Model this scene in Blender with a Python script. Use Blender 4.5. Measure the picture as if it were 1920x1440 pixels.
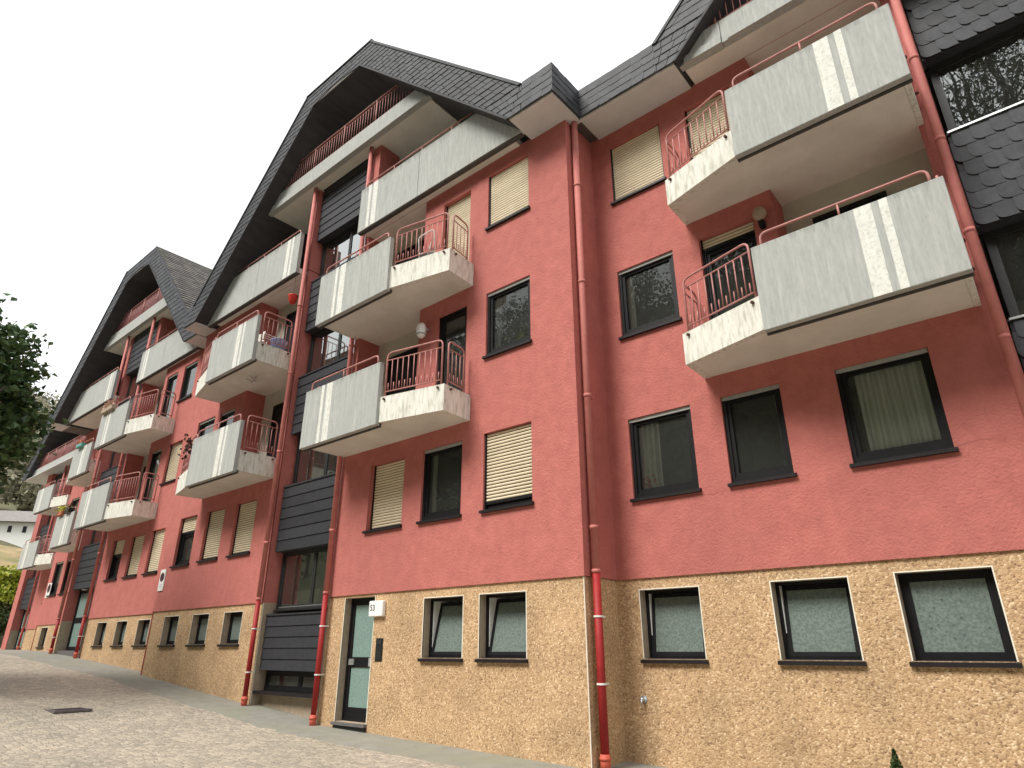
import bpy, math, random
import numpy as np
from mathutils import Vector, Matrix
R = math.radians
random.seed(7); rng = np.random.default_rng(7)
for o in list(bpy.data.objects): bpy.data.objects.remove(o, do_unlink=True)
scn = bpy.context.scene
col = scn.collection

# ------------------------------------------------------------------ camera (eye is the origin, z up, facade runs along x)
cam_d = bpy.data.cameras.new('camera'); cam = bpy.data.objects.new('camera', cam_d); col.objects.link(cam)
cam_d.sensor_width = 36; cam_d.lens = 36 * 1212.09 / 1920
cam_d.clip_start = .05; cam_d.clip_end = 2000
cam.matrix_world = (Matrix.Rotation(R(40.191), 4, 'Z') @ Matrix.Rotation(R(90 + 22.347), 4, 'X') @ Matrix.Rotation(R(-.0893), 4, 'Z'))
scn.camera = cam

# ------------------------------------------------------------------ overcast daylight
SUN_EL, SUN_AZ = 50, 194          # azimuth from +y, clockwise
w = bpy.data.worlds.new('World'); scn.world = w; w.use_nodes = True
nt = w.node_tree; nt.nodes.clear()
out = nt.nodes.new('ShaderNodeOutputWorld'); bg = nt.nodes.new('ShaderNodeBackground')
sky = nt.nodes.new('ShaderNodeTexSky'); sky.sky_type = 'NISHITA'; sky.sun_disc = False
sky.sun_elevation = R(SUN_EL); sky.sun_rotation = R(SUN_AZ); sky.air_density = 1.5; sky.dust_density = 6
hs = nt.nodes.new('ShaderNodeHueSaturation'); hs.inputs['Saturation'].default_value = .10
mx = nt.nodes.new('ShaderNodeMix'); mx.data_type = 'RGBA'
mx.inputs['Factor'].default_value = .80
mx.inputs['B'].default_value = (10.2, 10.3, 10.5, 1)      # the even cloud cover
nt.links.new(sky.outputs[0], hs.inputs['Color']); nt.links.new(hs.outputs[0], mx.inputs['A'])
nt.links.new(mx.outputs['Result'], bg.inputs['Color']); nt.links.new(bg.outputs[0], out.inputs[0])
bg.inputs['Strength'].default_value = .058
sd = bpy.data.lights.new('sun', 'SUN'); sd.energy = 1.5; sd.angle = R(24); sd.color = (1, .965, .91)
so = bpy.data.objects.new('sun', sd); col.objects.link(so)
a = R(SUN_AZ); e = R(SUN_EL)
sdir = Vector((math.sin(a) * math.cos(e), math.cos(a) * math.cos(e), math.sin(e)))
so.rotation_euler = sdir.to_track_quat('Z', 'Y').to_euler(); so.location = sdir * 60
vs = scn.view_settings; vs.view_transform = 'Standard'; vs.look = 'None'; vs.gamma = 1; vs.exposure = 1.45
vs.use_curve_mapping = False
scn.render.engine = 'CYCLES'; scn.cycles.max_bounces = 7; scn.cycles.transparent_max_bounces = 10

# ------------------------------------------------------------------ materials
MATS = {}
def mat(name, c1, c2=None, scale=6., rough=.8, bump=0., bscale=60., stretch=(1, 1, 1), c3=None, scale3=2., f3=.5,
        detail=6., spec=.3, ramp=(.35, .65), rnd=0., metal=0., bdist=.01, streak=None, isl=0., dk=None, dkscale=8., dkf=.6, drip=None):
    """noise mix of c1/c2, optional coarse third tone, fine relief, per-object value jitter"""
    m = bpy.data.materials.new(name); m.use_nodes = True; n = m.node_tree; N = n.nodes; L = n.links
    b = N['Principled BSDF']; b.inputs['Roughness'].default_value = rough; b.inputs['Metallic'].default_value = metal
    b.inputs['Specular IOR Level'].default_value = spec
    geo = N.new('ShaderNodeNewGeometry')
    mp = N.new('ShaderNodeMapping'); mp.inputs['Scale'].default_value = stretch
    L.new(geo.outputs['Position'], mp.inputs['Vector'])
    last = None
    if c2 is None: c2 = tuple(x * .9 for x in c1)
    t = N.new('ShaderNodeTexNoise'); t.inputs['Scale'].default_value = scale; t.inputs['Detail'].default_value = detail
    t.inputs['Roughness'].default_value = .62
    L.new(mp.outputs[0], t.inputs['Vector'])
    r = N.new('ShaderNodeValToRGB'); r.color_ramp.elements[0].position = ramp[0]; r.color_ramp.elements[1].position = ramp[1]
    r.color_ramp.elements[0].color = (*c1, 1); r.color_ramp.elements[1].color = (*c2, 1)
    L.new(t.outputs['Fac'], r.inputs[0]); last = r.outputs[0]
    if c3 is not None:
        t3 = N.new('ShaderNodeTexNoise'); t3.inputs['Scale'].default_value = scale3; t3.inputs['Detail'].default_value = 5
        mp3 = N.new('ShaderNodeMapping'); mp3.inputs['Location'].default_value = (31, 17, 5)
        mp3.inputs['Scale'].default_value = streak or (1, 1, 1)
        L.new(geo.outputs['Position'], mp3.inputs['Vector']); L.new(mp3.outputs[0], t3.inputs['Vector'])
        r3 = N.new('ShaderNodeValToRGB'); r3.color_ramp.elements[0].position = .48; r3.color_ramp.elements[1].position = .72
        r3.color_ramp.elements[1].color = (f3, f3, f3, 1); r3.color_ramp.elements[0].color = (0, 0, 0, 1)
        L.new(t3.outputs['Fac'], r3.inputs[0])
        x = N.new('ShaderNodeMix'); x.data_type = 'RGBA'; x.inputs['B'].default_value = (*c3, 1)
        L.new(r3.outputs[0], x.inputs['Factor']); L.new(last, x.inputs['A']); last = x.outputs['Result']
    if dk is not None:
        t4 = N.new('ShaderNodeTexNoise'); t4.inputs['Scale'].default_value = dkscale; t4.inputs['Detail'].default_value = 7; t4.inputs['Roughness'].default_value = .7
        mp4 = N.new('ShaderNodeMapping'); mp4.inputs['Location'].default_value = (3, 71, 9); mp4.inputs['Scale'].default_value = streak or (1, 1, 1)
        L.new(geo.outputs['Position'], mp4.inputs['Vector']); L.new(mp4.outputs[0], t4.inputs['Vector'])
        r4 = N.new('ShaderNodeValToRGB'); r4.color_ramp.elements[0].position = .53; r4.color_ramp.elements[1].position = .70
        r4.color_ramp.elements[1].color = (dkf, dkf, dkf, 1); r4.color_ramp.elements[0].color = (0, 0, 0, 1); L.new(t4.outputs['Fac'], r4.inputs[0])
        x4 = N.new('ShaderNodeMix'); x4.data_type = 'RGBA'; x4.inputs['B'].default_value = (*dk, 1)
        L.new(r4.outputs[0], x4.inputs['Factor']); L.new(last, x4.inputs['A']); last = x4.outputs['Result']
    if drip is not None:      # run-off stains hanging from the upper edge of every balcony front (floors repeat each 2.74 m)
        (dc, top, reach, df) = drip
        sp = N.new('ShaderNodeSeparateXYZ'); L.new(geo.outputs['Position'], sp.inputs[0])
        def mth(op, a_, b_=None, c_=None):
            q = N.new('ShaderNodeMath'); q.operation = op
            for i, v in enumerate((a_, b_, c_)):
                if v is None: continue
                if isinstance(v, (int, float)): q.inputs[i].default_value = v
                else: L.new(v, q.inputs[i])
            return q.outputs[0]
        h = mth('MULTIPLY', mth('FRACT', mth('MULTIPLY', mth('SUBTRACT', sp.outputs['Z'], 3.60), 1 / 2.74)), 2.74)
        t5 = N.new('ShaderNodeTexNoise'); t5.inputs['Scale'].default_value = 16; t5.inputs['Detail'].default_value = 8; t5.inputs['Roughness'].default_value = .7
        mp5 = N.new('ShaderNodeMapping'); mp5.inputs['Scale'].default_value = (1, 1, .07); L.new(geo.outputs['Position'], mp5.inputs['Vector']); L.new(mp5.outputs[0], t5.inputs['Vector'])
        ln_ = mth('MULTIPLY', mth('SUBTRACT', t5.outputs['Fac'], .36), reach * 3.2)          # how far each run reaches down
        m5 = mth('DIVIDE', mth('SUBTRACT', h, mth('SUBTRACT', top, ln_)), .10); q5 = N.new('ShaderNodeClamp'); L.new(m5, q5.inputs[0])
        f5 = mth('MULTIPLY', q5.outputs[0], df)
        x5 = N.new('ShaderNodeMix'); x5.data_type = 'RGBA'; x5.inputs['B'].default_value = (*dc, 1)
        L.new(f5, x5.inputs['Factor']); L.new(last, x5.inputs['A']); last = x5.outputs['Result']
    if isl:
        mi = N.new('ShaderNodeMapRange'); mi.inputs['To Min'].default_value = 1 - isl; mi.inputs['To Max'].default_value = 1 + isl
        L.new(geo.outputs['Random Per Island'], mi.inputs['Value']); hi = N.new('ShaderNodeHueSaturation')
        L.new(mi.outputs[0], hi.inputs['Value']); L.new(last, hi.inputs['Color']); last = hi.outputs[0]
    if rnd:
        oi = N.new('ShaderNodeObjectInfo'); mr = N.new('ShaderNodeMapRange')
        mr.inputs['To Min'].default_value = 1 - rnd; mr.inputs['To Max'].default_value = 1 + rnd
        L.new(oi.outputs['Random'], mr.inputs['Value'])
        hv = N.new('ShaderNodeHueSaturation'); L.new(mr.outputs[0], hv.inputs['Value']); L.new(last, hv.inputs['Color']); last = hv.outputs[0]
    L.new(last, b.inputs['Base Color'])
    if bump:
        tb = N.new('ShaderNodeTexNoise'); tb.inputs['Scale'].default_value = bscale; tb.inputs['Detail'].default_value = 4
        L.new(mp.outputs[0] if stretch != (1, 1, 1) else geo.outputs['Position'], tb.inputs['Vector'])
        bp = N.new('ShaderNodeBump'); bp.inputs['Strength'].default_value = bump; bp.inputs['Distance'].default_value = bdist
        L.new(tb.outputs['Fac'], bp.inputs['Height']); L.new(bp.outputs[0], b.inputs['Normal'])
    MATS[name] = m
    return m

mat('red_plaster', (.515, .170, .143), (.42, .132, .112), 4.5, .92, .6, 34, c3=(.37, .118, .103), scale3=.6, f3=.55, detail=14, bdist=.02, streak=(1, 1, .35), ramp=(.3, .7), dk=(.33, .105, .095), dkscale=9, dkf=.38)
mat('pipe_salmon', (.52, .185, .16), (.45, .15, .13), 5, .62, rnd=.05, dk=(.36, .12, .105), dkscale=12, dkf=.5, streak=(1, 1, .3), spec=.2)
mat('pipe_red', (.36, .024, .024), (.29, .019, .02), 6, .55, spec=.3, dk=(.22, .03, .025), dkscale=14, dkf=.5)
mat('pipe_foot', (.55, .12, .07), (.47, .09, .06), 9, .6)
mat('white_metal', (.78, .78, .74), (.7, .7, .66), 8, .45)
mat('concrete', (.41, .42, .395), (.35, .36, .34), 26, .88, .3, 60, stretch=(1, 1, .30), c3=(.52, .52, .485), scale3=22, f3=.6, streak=(1, 1, .08), bdist=.004, detail=9, dk=(.26, .27, .255), dkscale=14, dkf=.55, drip=((.22, .225, .20), 1.30, .22, .55))
mat('concrete_dark', (.085, .08, .072), (.06, .056, .05), 9, .9)
mat('stripe_paint', (.74, .74, .68), (.64, .64, .58), 14, .8, stretch=(1, 1, .3), c3=(.45, .45, .41), scale3=22, f3=.7)
mat('parapet', (.78, .77, .70), (.66, .65, .57), 6, .85, .25, 60, stretch=(1, 1, .25), c3=(.36, .35, .27), scale3=20, f3=.7, streak=(1, 1, .2), bdist=.005, dk=(.34, .32, .25), dkscale=34, dkf=.5, drip=((.27, .25, .17), .62, .10, .7))
mat('slab_plaster', (.76, .74, .67), (.67, .65, .58), 2.2, .9, .2, 60, c3=(.55, .52, .45), scale3=1.1, f3=.4)
mat('soffit', (.62, .63, .62), (.56, .57, .56), 2., .9, .1, 60)
mat('cream_plaster', (.58, .56, .48), (.52, .50, .42), 2., .9, .2, 60)
mat('reveal_plaster', (.42, .34, .25), (.34, .27, .20), 9, .9, .2, 60)
mat('bead', (.82, .78, .66), (.72, .66, .54), 10, .7)
mat('slate', (.047, .050, .056), (.028, .030, .035), 7, .62, .3, 45, rnd=.22, isl=.3, spec=.33, bdist=.004)
mat('slate_old', (.12, .11, .10), (.08, .075, .07), 5, .75, .3, 30, isl=.3, c3=(.16, .145, .115), scale3=3, f3=.7)
mat('board', (.036, .037, .042), (.026, .027, .031), 8, .6, .2, 40, rnd=.14, spec=.25, bdist=.003)
mat('dark_wood', (.052, .05, .053), (.036, .035, .038), 5, .7, stretch=(1, .2, 1))
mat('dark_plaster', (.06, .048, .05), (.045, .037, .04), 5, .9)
mat('frame_black', (.006, .006, .007), (.010, .010, .011), 9, .5, spec=.22)
mat('frame_grey', (.030, .033, .033), (.022, .024, .024), 9, .5, spec=.3)
mat('aluminium', (.55, .57, .57), (.45, .47, .47), 9, .35, metal=.7)
mat('sill_dark', (.012, .010, .0105), (.018, .015, .0155), 9, .5, spec=.25)
mat('shutter', (.76, .65, .47), (.68, .58, .41), 3, .62, rnd=.05)
mat('shutter_box', (.36, .37, .35), (.30, .31, .29), 8, .6)
mat('rail', (.50, .235, .21), (.42, .18, .16), 14, .5, c3=(.25, .11, .09), scale3=12, f3=.6)
mat('rail_infill', (.22, .085, .085), (.18, .07, .07), 6, .55)
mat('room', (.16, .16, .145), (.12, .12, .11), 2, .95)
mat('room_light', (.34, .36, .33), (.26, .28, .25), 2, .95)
mat('curtain', (.62, .62, .55), (.52, .52, .46), 12, .95)
mat('net', (.80, .80, .72), (.70, .70, .62), 20, .95, stretch=(1, 1, .05))
mat('crack', (.50, .18, .155), (.34, .11, .10), 20, .95)
mat('rust', (.10, .05, .035), (.07, .04, .03), 20, .9)
mat('stone_step', (.16, .15, .15), (.11, .10, .10), 12, .6, .3, 40)
mat('black_plate', (.015, .014, .013), (.022, .02, .018), 20, .4)
mat('sign_white', (.86, .86, .83), (.82, .82, .79), 6, .35, spec=.5)
mat('sign_dark', (.035, .03, .05), (.03, .026, .045), 6, .4)
mat('sign_maroon', (.12, .02, .03), (.10, .018, .026), 6, .4)
mat('sign_grey', (.45, .46, .46), None, 6, .5)
mat('bark', (.085, .07, .055), (.05, .042, .034), 12, .95, .6, 30, stretch=(1, 1, .3))
mat('terracotta', (.42, .14, .07), (.36, .11, .06), 12, .8)
mat('pot_red', (.55, .04, .025), (.48, .03, .02), 12, .5)
mat('flower', (.65, .20, .06), (.5, .1, .05), 20, .8)
mat('flower_pink', (.62, .35, .30), (.55, .42, .30), 20, .8)
mat('flower_yellow', (.55, .52, .10), (.4, .42, .08), 20, .8)
mat('plastic_white', (.75, .75, .73), None, 6, .4)
mat('plastic_blue', (.20, .30, .55), (.3, .38, .6), 12, .5)
mat('plastic_teal', (.12, .35, .30), None, 6, .5)
mat('towel', (.70, .68, .60), (.62, .6, .53), 10, .95)
mat('grate_iron', (.05, .045, .047), (.03, .028, .03), 18, .6, .3, 60)
mat('house_white', (.88, .88, .85), (.84, .84, .80), 2, .9)
mat('house_roof', (.24, .22, .21), (.18, .165, .155), 3, .85, .4, 12)
mat('bank_earth', (.34, .25, .13), (.20, .16, .09), .8, .95, c3=(.14, .16, .06), scale3=.35, f3=.8)
mat('hill_ground', (.11, .12, .06), (.15, .13, .08), .25, .95)
mat('stone_wall', (.24, .21, .16), (.16, .14, .11), 3, .9, .6, 6, bdist=.05)

def leafmat(name, c1, c2, c3):
    m = bpy.data.materials.new(name); m.use_nodes = True; N = m.node_tree.nodes; L = m.node_tree.links
    b = N['Principled BSDF']; b.inputs['Roughness'].default_value = .45; b.inputs['Specular IOR Level'].default_value = .35
    g = N.new('ShaderNodeNewGeometry'); r = N.new('ShaderNodeValToRGB')
    r.color_ramp.elements[0].color = (*c1, 1); r.color_ramp.elements[1].color = (*c3, 1)
    el = r.color_ramp.elements.new(.6); el.color = (*c2, 1)
    L.new(g.outputs['Random Per Island'], r.inputs[0]); L.new(r.outputs[0], b.inputs['Base Color'])
    tr = N.new('ShaderNodeBsdfTranslucent'); mxs = N.new('ShaderNodeMixShader'); mxs.inputs[0].default_value = .18
    L.new(r.outputs[0], tr.inputs['Color']); L.new(b.outputs[0], mxs.inputs[1]); L.new(tr.outputs[0], mxs.inputs[2])
    L.new(mxs.outputs[0], N['Material Output'].inputs[0]); MATS[name] = m
leafmat('leaf_ivy', (.030, .062, .020), (.06, .108, .034), (.13, .20, .07))
leafmat('leaf_hill_hazed', (.18, .18, .12), (.26, .255, .16), (.34, .31, .22))  # leaf tones lightened, distance haze put into their colour
leafmat('leaf_forest', (.030, .042, .020), (.05, .06, .028), (.085, .085, .045))
leafmat('leaf_bright', (.20, .27, .02), (.30, .36, .03), (.42, .45, .06))
leafmat('leaf_dark', (.03, .05, .015), (.05, .075, .02), (.08, .10, .03))
leafmat('leaf_conifer', (.035, .06, .018), (.06, .095, .025), (.10, .12, .045))

def glassmat(name, tint, rough=.0, ior=1.45, boost=1.0, veil=.05):
    m = bpy.data.materials.new(name); m.use_nodes = True; N = m.node_tree.nodes; L = m.node_tree.links; N.clear()
    o = N.new('ShaderNodeOutputMaterial'); g = N.new('ShaderNodeBsdfGlossy'); t = N.new('ShaderNodeBsdfTransparent')
    f = N.new('ShaderNodeFresnel'); f.inputs['IOR'].default_value = ior
    mu = N.new('ShaderNodeMath'); mu.operation = 'MULTIPLY'; mu.inputs[1].default_value = boost; mu.use_clamp = True
    g.inputs['Roughness'].default_value = rough; g.inputs['Color'].default_value = (.93, .97, .95, 1)
    t.inputs['Color'].default_value = (*tint, 1)
    no = N.new('ShaderNodeTexNoise'); no.inputs['Scale'].default_value = 1.6; no.inputs['Detail'].default_value = 1
    ge = N.new('ShaderNodeNewGeometry'); L.new(ge.outputs['Position'], no.inputs['Vector'])
    bp = N.new('ShaderNodeBump'); bp.inputs['Strength'].default_value = .12; bp.inputs['Distance'].default_value = .02
    L.new(no.outputs['Fac'], bp.inputs['Height']); L.new(bp.outputs[0], g.inputs['Normal'])
    du = N.new('ShaderNodeBsdfDiffuse'); du.inputs['Color'].default_value = (.55, .58, .53, 1); md = N.new('ShaderNodeMixShader'); md.inputs[0].default_value = veil  # pale diffuse veil brightens dark panes in place of reflected light
    L.new(t.outputs[0], md.inputs[1]); L.new(du.outputs[0], md.inputs[2])
    mi = N.new('ShaderNodeMixShader'); L.new(f.outputs[0], mu.inputs[0]); L.new(mu.outputs[0], mi.inputs[0])
    L.new(md.outputs[0], mi.inputs[1]); L.new(g.outputs[0], mi.inputs[2]); L.new(mi.outputs[0], o.inputs[0]); MATS[name] = m
glassmat('glass', (.84, .88, .85), ior=1.5, boost=1.25)
glassmat('glass_stair', (.60, .66, .62), ior=1.6, boost=3.6, veil=.03)

def frosted(name, c1, c2, rough):
    m = bpy.data.materials.new(name); m.use_nodes = True; N = m.node_tree.nodes; L = m.node_tree.links
    b = N['Principled BSDF']; b.inputs['Roughness'].default_value = rough; b.inputs['Specular IOR Level'].default_value = .5
    g = N.new('ShaderNodeNewGeometry'); mp = N.new('ShaderNodeMapping'); mp.inputs['Scale'].default_value = (1, 1, 1)
    mp.inputs['Rotation'].default_value = (0, R(38), 0); L.new(g.outputs['Position'], mp.inputs['Vector'])
    v = N.new('ShaderNodeTexVoronoi'); v.inputs['Scale'].default_value = 9; v.inputs['Randomness'].default_value = .35
    wv = N.new('ShaderNodeTexNoise'); wv.inputs['Scale'].default_value = 34; wv.inputs['Detail'].default_value = 3
    L.new(mp.outputs[0], v.inputs['Vector']); L.new(mp.outputs[0], wv.inputs['Vector'])
    r = N.new('ShaderNodeValToRGB'); r.color_ramp.elements[0].position = .42; r.color_ramp.elements[1].position = .6
    r.color_ramp.elements[0].color = (*c1, 1); r.color_ramp.elements[1].color = (*c2, 1)
    L.new(wv.outputs['Fac'], r.inputs[0])
    r2 = N.new('ShaderNodeValToRGB'); r2.color_ramp.elements[0].position = .06; r2.color_ramp.elements[1].position = .16
    r2.color_ramp.elements[0].color = (.55, .55, .55, 1); r2.color_ramp.elements[1].color = (1, 1, 1, 1)
    L.new(v.outputs['Distance'], r2.inputs[0])
    mm = N.new('ShaderNodeMix'); mm.data_type = 'RGBA'; mm.blend_type = 'MULTIPLY'; mm.inputs['Factor'].default_value = 1
    L.new(r.outputs[0], mm.inputs['A']); L.new(r2.outputs[0], mm.inputs['B']); L.new(mm.outputs['Result'], b.inputs['Base Color'])
    bp = N.new('ShaderNodeBump'); bp.inputs['Strength'].default_value = .5; bp.inputs['Distance'].default_value = .01
    L.new(wv.outputs['Fac'], bp.inputs['Height']); L.new(bp.outputs[0], b.inputs['Normal']); MATS[name] = m
frosted('frosted_glass', (.125, .16, .143), (.18, .22, .20), .28)
frosted('door_glass', (.175, .265, .235), (.23, .325, .29), .30)

def pebbledash():
    m = bpy.data.materials.new('pebbledash'); m.use_nodes = True; N = m.node_tree.nodes; L = m.node_tree.links
    b = N['Principled BSDF']; b.inputs['Roughness'].default_value = .85; b.inputs['Specular IOR Level'].default_value = .25
    g = N.new('ShaderNodeNewGeometry')
    v = N.new('ShaderNodeTexVoronoi'); v.inputs['Scale'].default_value = 50; L.new(g.outputs['Position'], v.inputs['Vector'])
    r = N.new('ShaderNodeValToRGB'); E = r.color_ramp.elements
    E[0].position = 0; E[0].color = (.26, .165, .095, 1); E[1].position = 1; E[1].color = (.74, .57, .38, 1)
    for p, c in ((.15, (.41, .27, .15)), (.5, (.50, .335, .19)), (.88, (.58, .405, .24))):
        el = E.new(p); el.color = (*c, 1)
    sx = N.new('ShaderNodeSeparateColor'); L.new(v.outputs['Color'], sx.inputs[0]); L.new(sx.outputs[0], r.inputs[0])
    n2 = N.new('ShaderNodeTexNoise'); n2.inputs['Scale'].default_value = 1.4; n2.inputs['Detail'].default_value = 6
    L.new(g.outputs['Position'], n2.inputs['Vector'])
    r2 = N.new('ShaderNodeValToRGB'); r2.color_ramp.elements[0].color = (.84, .82, .80, 1); r2.color_ramp.elements[1].color = (1.12, 1.10, 1.07, 1)
    r2.color_ramp.elements[0].position = .3; r2.color_ramp.elements[1].position = .7
    L.new(n2.outputs['Fac'], r2.inputs[0])
    mm = N.new('ShaderNodeMix'); mm.data_type = 'RGBA'; mm.blend_type = 'MULTIPLY'; mm.inputs['Factor'].default_value = 1
    L.new(r.outputs[0], mm.inputs['A']); L.new(r2.outputs[0], mm.inputs['B']); L.new(mm.outputs['Result'], b.inputs['Base Color'])
    bp = N.new('ShaderNodeBump'); bp.inputs['Strength'].default_value = .6; bp.inputs['Distance'].default_value = .009
    L.new(v.outputs['Distance'], bp.inputs['Height']); bp.invert = True; L.new(bp.outputs[0], b.inputs['Normal']); MATS['pebbledash'] = m
pebbledash()

def roadmat():
    m = bpy.data.materials.new('worn_setts'); m.use_nodes = True; N = m.node_tree.nodes; L = m.node_tree.links
    b = N['Principled BSDF']; b.inputs['Roughness'].default_value = .85
    g = N.new('ShaderNodeNewGeometry')
    v = N.new('ShaderNodeTexVoronoi'); v.feature = 'DISTANCE_TO_EDGE'; v.inputs['Scale'].default_value = 9.5; v.inputs['Randomness'].default_value = .55
    vc = N.new('ShaderNodeTexVoronoi'); vc.inputs['Scale'].default_value = 9.5; vc.inputs['Randomness'].default_value = .55
    for t in (v, vc): L.new(g.outputs['Position'], t.inputs['Vector'])
    n1 = N.new('ShaderNodeTexNoise'); n1.inputs['Scale'].default_value = .55; n1.inputs['Detail'].default_value = 7
    n2 = N.new('ShaderNodeTexNoise'); n2.inputs['Scale'].default_value = 26; n2.inputs['Detail'].default_value = 8; n2.inputs['Roughness'].default_value = .75
    for t in (n1, n2): L.new(g.outputs['Position'], t.inputs['Vector'])
    r1 = N.new('ShaderNodeValToRGB'); E = r1.color_ramp.elements
    E[0].position = .36; E[0].color = (.355, .335, .275, 1); E[1].position = .66; E[1].color = (.46, .415, .345, 1)
    L.new(n1.outputs['Fac'], r1.inputs[0])
    rc = N.new('ShaderNodeValToRGB'); rc.color_ramp.elements[0].color = (.78, .77, .76, 1); rc.color_ramp.elements[1].color = (1.16, 1.10, 1.06, 1)
    sx = N.new('ShaderNodeSeparateColor'); L.new(vc.outputs['Color'], sx.inputs[0]); L.new(sx.outputs[1], rc.inputs[0])
    m1 = N.new('ShaderNodeMix'); m1.data_type = 'RGBA'; m1.blend_type = 'MULTIPLY'; m1.inputs['Factor'].default_value = 1
    L.new(r1.outputs[0], m1.inputs['A']); L.new(rc.outputs[0], m1.inputs['B'])
    rj = N.new('ShaderNodeValToRGB'); rj.color_ramp.elements[0].color = (.55, .55, .53, 1); rj.color_ramp.elements[1].color = (1, 1, 1, 1)
    rj.color_ramp.elements[0].position = .0; rj.color_ramp.elements[1].position = .10
    L.new(v.outputs['Distance'], rj.inputs[0])
    m2 = N.new('ShaderNodeMix'); m2.data_type = 'RGBA'; m2.blend_type = 'MULTIPLY'; m2.inputs['Factor'].default_value = .6
    L.new(m1.outputs['Result'], m2.inputs['A']); L.new(rj.outputs[0], m2.inputs['B'])
    rf = N.new('ShaderNodeValToRGB'); rf.color_ramp.elements[0].color = (.62, .61, .60, 1); rf.color_ramp.elements[1].color = (1.32, 1.30, 1.26, 1)
    rf.color_ramp.elements[0].position = .35; rf.color_ramp.elements[1].position = .68
    L.new(n2.outputs['Fac'], rf.inputs[0])
    m3 = N.new('ShaderNodeMix'); m3.data_type = 'RGBA'; m3.blend_type = 'MULTIPLY'; m3.inputs['Factor'].default_value = 1
    L.new(m2.outputs['Result'], m3.inputs['A']); L.new(rf.outputs[0], m3.inputs['B']); L.new(m3.outputs['Result'], b.inputs['Base Color'])
    ad = N.new('ShaderNodeMath'); ad.operation = 'MINIMUM'; ad.inputs[1].default_value = .16; L.new(v.outputs['Distance'], ad.inputs[0])
    a2 = N.new('ShaderNodeMath'); a2.operation = 'MULTIPLY_ADD'; a2.inputs[1].default_value = .12; L.new(n2.outputs['Fac'], a2.inputs[0]); L.new(ad.outputs[0], a2.inputs[2])
    bp = N.new('ShaderNodeBump'); bp.inputs['Strength'].default_value = .8; bp.inputs['Distance'].default_value = .08
    L.new(a2.outputs[0], bp.inputs['Height']); L.new(bp.outputs[0], b.inputs['Normal']); MATS['worn_setts'] = m
roadmat()
mat('pavement', (.285, .275, .235), (.215, .21, .18), 3.5, .88, .7, 38, c3=(.25, .245, .17), scale3=.8, f3=.8, detail=12, bdist=.012, ramp=(.3, .7))

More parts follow.
